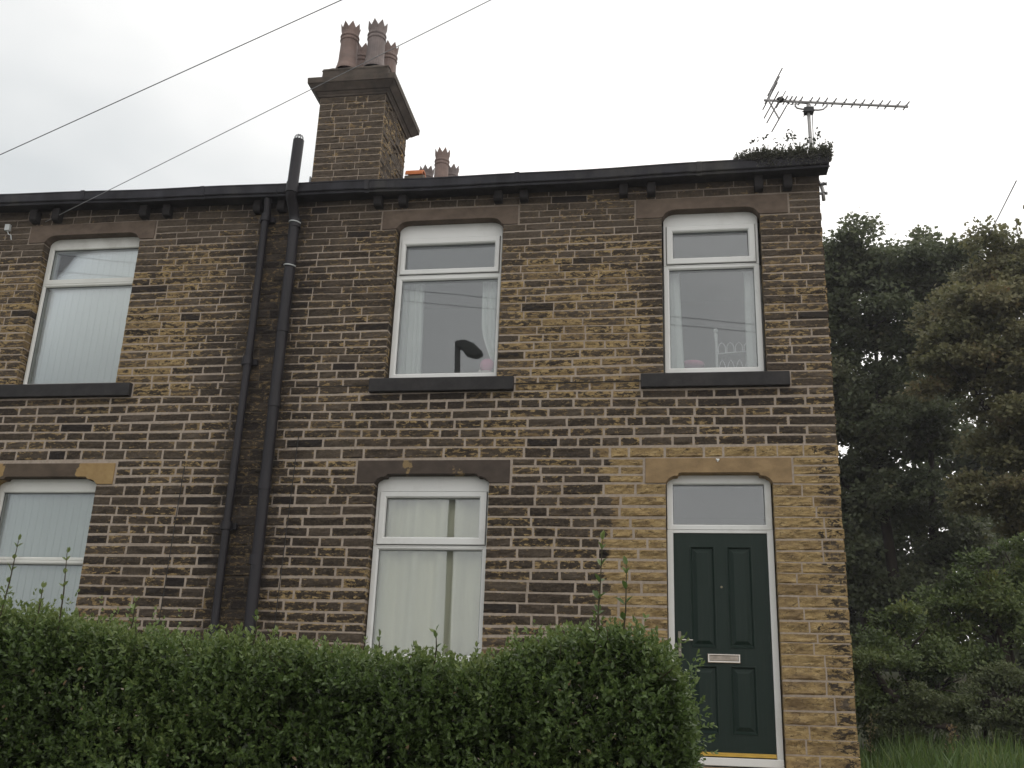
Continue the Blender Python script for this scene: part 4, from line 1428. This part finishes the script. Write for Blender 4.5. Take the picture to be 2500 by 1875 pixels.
# --- trees and bushes
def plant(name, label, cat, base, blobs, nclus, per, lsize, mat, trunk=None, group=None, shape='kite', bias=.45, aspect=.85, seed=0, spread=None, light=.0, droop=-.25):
    """blobs: (cx, cy, cz, rx, ry, rz); leaves in twig clusters spread through the outer part of each blob"""
    global rng
    rng_old = rng; rng = np.random.default_rng(seed + 100)
    t = thing(name, base, label, cat, group)
    vol = np.array([b[3] * b[4] * b[5] for b in blobs]) ** (2 / 3); vol /= vol.sum()
    P, A, Nn, V = [], [], [], []
    for b, f in zip(blobs, vol):
        # every blob is broken into smaller boughs; leaves crowd the outer, upper skin of each bough
        nb = max(5, int(14 * (b[3] * b[4] * b[5]) ** (1 / 3)) + 4)
        kk = max(3, int(nclus * f / nb))
        for q in range(nb):
            d0 = unit(1)[0]; rad0 = rng.random() ** .40 * .85
            c0 = np.array(b[:3]) + d0 * rad0 * np.array(b[3:6])
            br = np.array([.42, .40, .34]) * (b[3] * b[4] * b[5]) ** (1 / 3) * rng.uniform(.75, 1.25)
            tone_ = rng.normal() * .09
            dd = unit(kk)
            dd[:, 2] = np.where(dd[:, 2] < -.25, -dd[:, 2] * .6, dd[:, 2])
            cc = c0 + dd * (rng.random(kk) ** bias)[:, None] * br
            for i in range(kk):
                sp_ = spread or lsize * .95
                m = per + rng.integers(-per // 3, per // 3 + 1)
                out = dd[i] * .9 + d0 * .3 + np.array([0, 0, .1])
                pp = cc[i] + rng.normal(size=(m, 3)) * np.array([sp_, sp_, sp_ * .6])
                P.append(pp)
                A.append(np.tile(out, (m, 1)) + rng.normal(size=(m, 3)) * .75 + np.array([0, 0, droop]))
                Nn.append(np.tile(np.array([0, -.65, .75]) + dd[i] * .9, (m, 1)) + rng.normal(size=(m, 3)) * .40)
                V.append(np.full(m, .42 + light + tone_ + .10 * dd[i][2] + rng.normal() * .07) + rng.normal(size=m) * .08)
    P, A, Nn, V = map(np.concatenate, (P, A, Nn, V))
    s = lsize * rng.uniform(.65, 1.25, len(P))
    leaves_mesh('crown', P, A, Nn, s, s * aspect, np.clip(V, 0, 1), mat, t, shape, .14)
    if trunk:
        for pts, rr in trunk:
            pass
        m = MB()
        for pts, rr in trunk: m.tube(pts, rr, 8)
        for b in blobs:
            # limb from the nearest trunk point into each blob
            tp = min((Vector(p) for pts, _ in trunk for p in pts), key=lambda p: (p - Vector(b[:3])).length + max(0, p.z - b[2]) * 2)
            e = Vector(b[:3]); mid = tp.lerp(e, .5) + Vector((rng.normal() * .2, rng.normal() * .2, .25))
            m.tube([tp, mid, e], [.07, .045, .015], 6)
            for _ in range(4):
                dd = Vector(unit(1)[0]); m.tube([mid.lerp(e, rng.random()), e + Vector((dd.x * b[3] * .7, dd.y * b[4] * .7, abs(dd.z) * b[5] * .7))], [.022, .006], 5)
        m.build('trunk', BARK, t, smooth=True)
    rng = rng_old
    return t


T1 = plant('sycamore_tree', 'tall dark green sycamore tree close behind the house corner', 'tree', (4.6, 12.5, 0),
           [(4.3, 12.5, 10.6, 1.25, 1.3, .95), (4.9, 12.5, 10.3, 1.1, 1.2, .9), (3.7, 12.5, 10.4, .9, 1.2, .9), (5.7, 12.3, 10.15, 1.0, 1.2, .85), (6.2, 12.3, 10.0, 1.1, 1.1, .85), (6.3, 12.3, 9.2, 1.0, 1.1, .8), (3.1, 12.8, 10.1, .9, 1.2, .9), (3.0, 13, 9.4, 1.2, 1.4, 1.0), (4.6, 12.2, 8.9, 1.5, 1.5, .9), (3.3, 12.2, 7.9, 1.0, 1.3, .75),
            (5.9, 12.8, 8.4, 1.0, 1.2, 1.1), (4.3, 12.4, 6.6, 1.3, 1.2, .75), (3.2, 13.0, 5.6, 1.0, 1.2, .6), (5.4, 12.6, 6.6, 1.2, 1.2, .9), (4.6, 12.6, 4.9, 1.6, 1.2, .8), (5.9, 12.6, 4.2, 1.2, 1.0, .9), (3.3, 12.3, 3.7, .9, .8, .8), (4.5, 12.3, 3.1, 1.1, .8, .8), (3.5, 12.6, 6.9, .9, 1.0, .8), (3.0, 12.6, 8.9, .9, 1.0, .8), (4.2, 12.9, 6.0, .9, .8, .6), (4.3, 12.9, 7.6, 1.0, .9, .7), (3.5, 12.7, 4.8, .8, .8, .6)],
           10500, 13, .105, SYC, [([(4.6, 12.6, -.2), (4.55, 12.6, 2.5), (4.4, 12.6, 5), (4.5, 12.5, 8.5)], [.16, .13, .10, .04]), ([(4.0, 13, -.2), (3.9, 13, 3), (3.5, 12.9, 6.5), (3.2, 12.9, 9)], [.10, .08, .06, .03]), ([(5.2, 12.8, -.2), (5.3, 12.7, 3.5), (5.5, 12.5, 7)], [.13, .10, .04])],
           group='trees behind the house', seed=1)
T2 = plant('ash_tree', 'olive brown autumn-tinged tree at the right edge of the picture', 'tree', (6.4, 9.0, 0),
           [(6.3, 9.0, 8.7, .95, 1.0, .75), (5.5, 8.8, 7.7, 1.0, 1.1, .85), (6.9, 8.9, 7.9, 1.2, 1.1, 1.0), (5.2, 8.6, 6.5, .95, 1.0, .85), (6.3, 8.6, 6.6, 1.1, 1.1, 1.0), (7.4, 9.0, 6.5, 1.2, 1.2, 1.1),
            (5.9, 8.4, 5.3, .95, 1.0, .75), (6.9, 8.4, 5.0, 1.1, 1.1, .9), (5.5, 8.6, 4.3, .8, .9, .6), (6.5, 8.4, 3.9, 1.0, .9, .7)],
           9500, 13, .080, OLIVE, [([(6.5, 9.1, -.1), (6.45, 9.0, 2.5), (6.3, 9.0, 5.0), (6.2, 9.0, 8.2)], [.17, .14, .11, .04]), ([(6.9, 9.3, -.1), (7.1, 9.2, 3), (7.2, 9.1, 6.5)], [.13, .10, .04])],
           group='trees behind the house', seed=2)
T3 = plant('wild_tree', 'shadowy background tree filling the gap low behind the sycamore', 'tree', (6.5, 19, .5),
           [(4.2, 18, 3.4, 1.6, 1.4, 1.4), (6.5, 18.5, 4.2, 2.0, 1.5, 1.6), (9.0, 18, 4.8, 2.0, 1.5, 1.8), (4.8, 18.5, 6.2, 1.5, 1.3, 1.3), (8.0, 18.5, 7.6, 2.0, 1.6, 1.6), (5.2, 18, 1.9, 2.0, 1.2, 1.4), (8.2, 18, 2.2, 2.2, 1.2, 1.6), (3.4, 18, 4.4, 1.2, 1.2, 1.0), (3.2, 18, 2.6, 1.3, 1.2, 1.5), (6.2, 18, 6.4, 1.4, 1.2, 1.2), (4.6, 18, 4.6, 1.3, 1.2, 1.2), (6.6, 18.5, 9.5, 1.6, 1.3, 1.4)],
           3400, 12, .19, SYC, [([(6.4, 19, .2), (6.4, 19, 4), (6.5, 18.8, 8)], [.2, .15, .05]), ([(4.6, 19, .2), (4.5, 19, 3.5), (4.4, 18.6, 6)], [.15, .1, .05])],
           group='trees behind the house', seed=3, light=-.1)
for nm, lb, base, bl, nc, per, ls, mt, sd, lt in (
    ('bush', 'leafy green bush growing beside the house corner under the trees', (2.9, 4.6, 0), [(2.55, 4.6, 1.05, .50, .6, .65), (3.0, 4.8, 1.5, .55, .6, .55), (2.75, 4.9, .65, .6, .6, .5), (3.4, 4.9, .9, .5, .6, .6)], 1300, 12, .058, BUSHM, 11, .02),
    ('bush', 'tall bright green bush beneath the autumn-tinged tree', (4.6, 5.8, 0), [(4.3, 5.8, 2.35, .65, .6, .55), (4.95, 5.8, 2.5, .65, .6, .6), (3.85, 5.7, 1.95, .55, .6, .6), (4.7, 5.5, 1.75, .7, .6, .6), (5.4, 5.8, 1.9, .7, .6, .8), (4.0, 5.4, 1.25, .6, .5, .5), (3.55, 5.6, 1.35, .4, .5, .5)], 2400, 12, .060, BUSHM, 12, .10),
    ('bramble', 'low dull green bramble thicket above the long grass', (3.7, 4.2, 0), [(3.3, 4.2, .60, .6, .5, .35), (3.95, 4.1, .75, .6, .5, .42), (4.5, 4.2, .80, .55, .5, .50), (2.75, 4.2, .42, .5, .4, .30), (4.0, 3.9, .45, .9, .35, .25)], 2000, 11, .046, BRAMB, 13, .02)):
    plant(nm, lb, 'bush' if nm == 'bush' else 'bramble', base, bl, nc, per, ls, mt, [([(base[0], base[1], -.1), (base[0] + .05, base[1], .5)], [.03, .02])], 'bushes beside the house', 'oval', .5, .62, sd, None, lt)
# thin top shoots on the right-hand tree
# (kept inside its crown part so that they move with the tree)
ts = MB()
P, A, Nn, V = [], [], [], []
for (x, y, z0, z1, dx) in ((6.75, 9, 9.0, 10.15, .12), (6.95, 9, 8.9, 9.75, .2), (5.65, 8.9, 8.3, 9.35, -.06), (5.72, 8.9, 8.3, 8.95, .05), (6.55, 9, 9.1, 9.8, .0), (6.35, 9, 9.1, 9.6, -.1), (7.2, 9, 8.6, 9.5, .25), (6.1, 9, 8.9, 9.35, -.12), (6.85, 9, 9.0, 9.95, .02)):
    ts.tube([(x, y, z0), (x + dx * .4, y, (z0 + z1) / 2), (x + dx, y, z1)], [.012, .008, .004], 5)
    for k in range(13):
        f = rng.random() ** .6
        P.append(np.array([x + dx * f, y, z0 + (z1 - z0) * f]) + rng.normal(size=3) * .035); A.append(rng.normal(size=3)); Nn.append(rng.normal(size=3)); V.append(.4)
ts.build('twigs', BARK, T2)
leaves_mesh('shoot_leaves', P, A, Nn, np.full(len(P), .12), np.full(len(P), .10), V, OLIVE, T2, 'kite')

# --- long grass to the right of the house
P, A, Nn, V, Sz = [], [], [], [], []
for i in range(15000):
    x = 1.62 + 4.2 * rng.random(); y = -1.2 + 6.2 * rng.random() ** .9
    tuft = mnoise.noise(Vector((x * 2.5, y * 2.5, 3)))
    if tuft < -.35: continue
    L_ = (.12 + .26 * rng.random() ** 2.2) * (1 + .9 * tuft)
    P.append((x, y, terrain_z(x, y) - .01)); A.append((rng.normal() * .45 + .15, rng.normal() * .45, 1)); Nn.append((rng.normal(), rng.normal() - .6, .15)); V.append(.45 + .25 * tuft + rng.normal() * .13); Sz.append(L_)
Sz = np.array(Sz)
gr = leaves_mesh('grass', P, A, Nn, Sz, np.full(len(Sz), .013) * rng.uniform(.6, 1.5, len(Sz)), np.clip(V, 0, 1), GRASSM, None, 'oval', .05)
tag(gr, 'long rough green grass beside the house corner', 'grass', kind='stuff')
# a taller dock stalk and seed stems by the corner
for (x, y, hh, lab) in ((2.18, 3.0, .62, 'brown seeding weed stalk standing in the long grass by the house corner'), (3.0, 2.9, .42, 'pale arching grass stalk in front of the brambles')):
    w_ = thing('weed', (x, y, terrain_z(x, y)), lab, 'weed')
    z0 = terrain_z(x, y)
    MB().tube([(x, y, z0), (x + .01, y, z0 + hh * .6), (x + .05, y, z0 + hh)], [.006, .004, .002], 5).build('stem', TWIG, w_)
    f = rng.random(60)
    P = np.stack([x + .05 * f ** 2 + rng.normal(size=60) * .025, y + rng.normal(size=60) * .025, z0 + hh * (.35 + .65 * f)], 1)
    leaves_mesh('leaves', P, rng.normal(size=(60, 3)) + [0, 0, .8], rng.normal(size=(60, 3)), np.full(60, .045), np.full(60, .016), np.full(60, .8), OLIVE, w_, 'oval')

dk = thing('dock_plant', (3.55, 2.2, terrain_z(3.55, 2.2)), 'broad pale-leaved dock plant in the grass at the lower right corner', 'weed')
n_ = 34
aa = rng.uniform(0, 6.283, n_)
zz = terrain_z(3.55, 2.2)
P = np.stack([3.55 + .10 * rng.normal(size=n_), 2.2 + .10 * rng.normal(size=n_), np.full(n_, zz + .02) + .10 * rng.random(n_)], 1)
leaves_mesh('leaves', P, np.stack([np.cos(aa), np.sin(aa), .5 + .5 * rng.random(n_)], 1), np.stack([np.zeros(n_), np.zeros(n_) - .4, np.ones(n_)], 1) + rng.normal(size=(n_, 3)) * .2, rng.uniform(.14, .24, n_), rng.uniform(.07, .11, n_), np.clip(.75 + .2 * rng.normal(size=n_), 0, 1), BUSHM, dk, 'oval', .10)
MB().tube([(3.55, 2.2, zz), (3.56, 2.2, zz + .12)], [.012, .006], 6).build('stem', TWIG, dk)

# --- stonecrop and weeds in the gutter end
SC = thing('gutter_stonecrop', (1.25, -.12, 5.79), 'dark mossy stonecrop overgrowing the right-hand end of the gutter', 'plant')
P, A, Nn, V, Sz = [], [], [], [], []
for i in range(1200):
    x = .72 + (1.70 - .72) * rng.random()
    dens = sstep(.70, .95, x)
    if rng.random() > dens * .9 + .1: continue
    y = -.245 + .24 * rng.random()
    hh = (.065 + .07 * rng.random()) * (.45 + .55 * dens) * (1 + .5 * mnoise.noise(Vector((x * 7, 0, 0))))
    lean = rng.normal(size=2) * .16
    top = np.array([x + lean[0] * hh, y + lean[1] * hh - .012, 5.785 + hh])
    k = int(7 + hh * 90)
    f = rng.random(k)
    for q in f:
        P.append(np.array([x, y, 5.765]) * (1 - q) + top * q); A.append(rng.normal(size=3) * .6 + np.array([lean[0], lean[1], .8])); Nn.append(rng.normal(size=3)); V.append(.25 + .45 * q + rng.normal() * .1); Sz.append(.017 + .010 * rng.random())
for i in range(500):     # trailing over the front edge
    x = .95 + .74 * rng.random(); z = 5.79 - .11 * rng.random() ** 1.6
    P.append(np.array([x, -.245 - .018 * rng.random(), z])); A.append(rng.normal(size=3) + np.array([0, -.5, -.3])); Nn.append(rng.normal(size=3)); V.append(.2 + rng.normal() * .1); Sz.append(.02)
Sz = np.array(Sz)
leaves_mesh('stems', P, A, Nn, Sz, Sz * .6, np.clip(V, 0, 1), SEDUM, SC, 'oval')
MB().prism_x([(-.215, 5.77), (-.23, 5.80), (-.14, 5.84), (-.05, 5.83), (-.02, 5.79), (-.02, 5.75)], .85, 1.665).build('moss', plain('gutter_moss', (.03, .032, .02), .95, .4, 20, .8), SC, bevel=.01)


WEEDS = [((1.300, 5.86), (1.296, 6.21), 10, (-.015, .05)), ((1.340, 5.86), (1.345, 6.235), 9, (.02, .03)), ((1.585, 5.86), (1.600, 6.25), 9, (.0, .0)), ((1.625, 5.88), (1.648, 6.08), 6, (.02, .0)),
         ((1.020, 5.85), (1.005, 6.15), 3, (0, 0)), ((.915, 5.84), (.915, 6.105), 3, (0, 0)), ((1.185, 5.86), (1.19, 6.16), 5, (0, 0)), ((1.06, 5.86), (1.062, 6.12), 3, (0, 0)), ((1.485, 5.87), (1.492, 6.10), 10, (0, 0)), ((1.54, 5.86), (1.56, 6.10), 7, (0, 0)), ((1.41, 5.86), (1.415, 6.05), 6, (0, 0))]
wd = thing('gutter_weeds', (1.3, -.08, 5.80), 'spindly weed stems rising from the gutter end around the aerial pole', 'weed')
m = MB(); P, A, Nn, V = [], [], [], []
for (x0, z0), (x1, z1), n, of in WEEDS:
    y = -.06 + rng.normal() * .03
    m.tube([(x0, y, z0), ((x0 + x1) / 2 + .006, y, (z0 + z1) / 2), (x1, y, z1)], [.0022, .0018, .0012], 4)
    for k in range(n):
        f = .45 + .55 * rng.random() if n > 4 else .88 + .12 * rng.random()
        P.append(np.array([x0 + (x1 - x0) * f + rng.normal() * .018, y + rng.normal() * .015, z0 + (z1 - z0) * f])); A.append(rng.normal(size=3) + np.array([0, 0, -.1])); Nn.append(rng.normal(size=3)); V.append(rng.random())
m.build('stems', TWIG, wd)
leaves_mesh('leaves', P, A, Nn, np.full(len(P), .046), np.full(len(P), .032), V, WEED, wd, 'oval')


# ------------------------------------------------------------------ thin haze volume, added to veil and lift the dark tones
hz = MB().box(-62, 62, -42, 62, -2.6, 15.0)
hm = bpy.data.materials.new('tone_lift_haze'); hm.use_nodes = True
ht = hm.node_tree; ht.nodes.clear()
ho = N(ht, 'ShaderNodeOutputMaterial'); pv_ = N(ht, 'ShaderNodeVolumePrincipled')
pv_.inputs['Color'].default_value = (.93, .92, .98, 1)
pv_.inputs['Density'].default_value = 0.0011
pv_.inputs['Anisotropy'].default_value = 0.3
ht.links.new(pv_.outputs[0], ho.inputs['Volume'])
haze = hz.build('haze', hm); haze['kind'] = 'stuff'
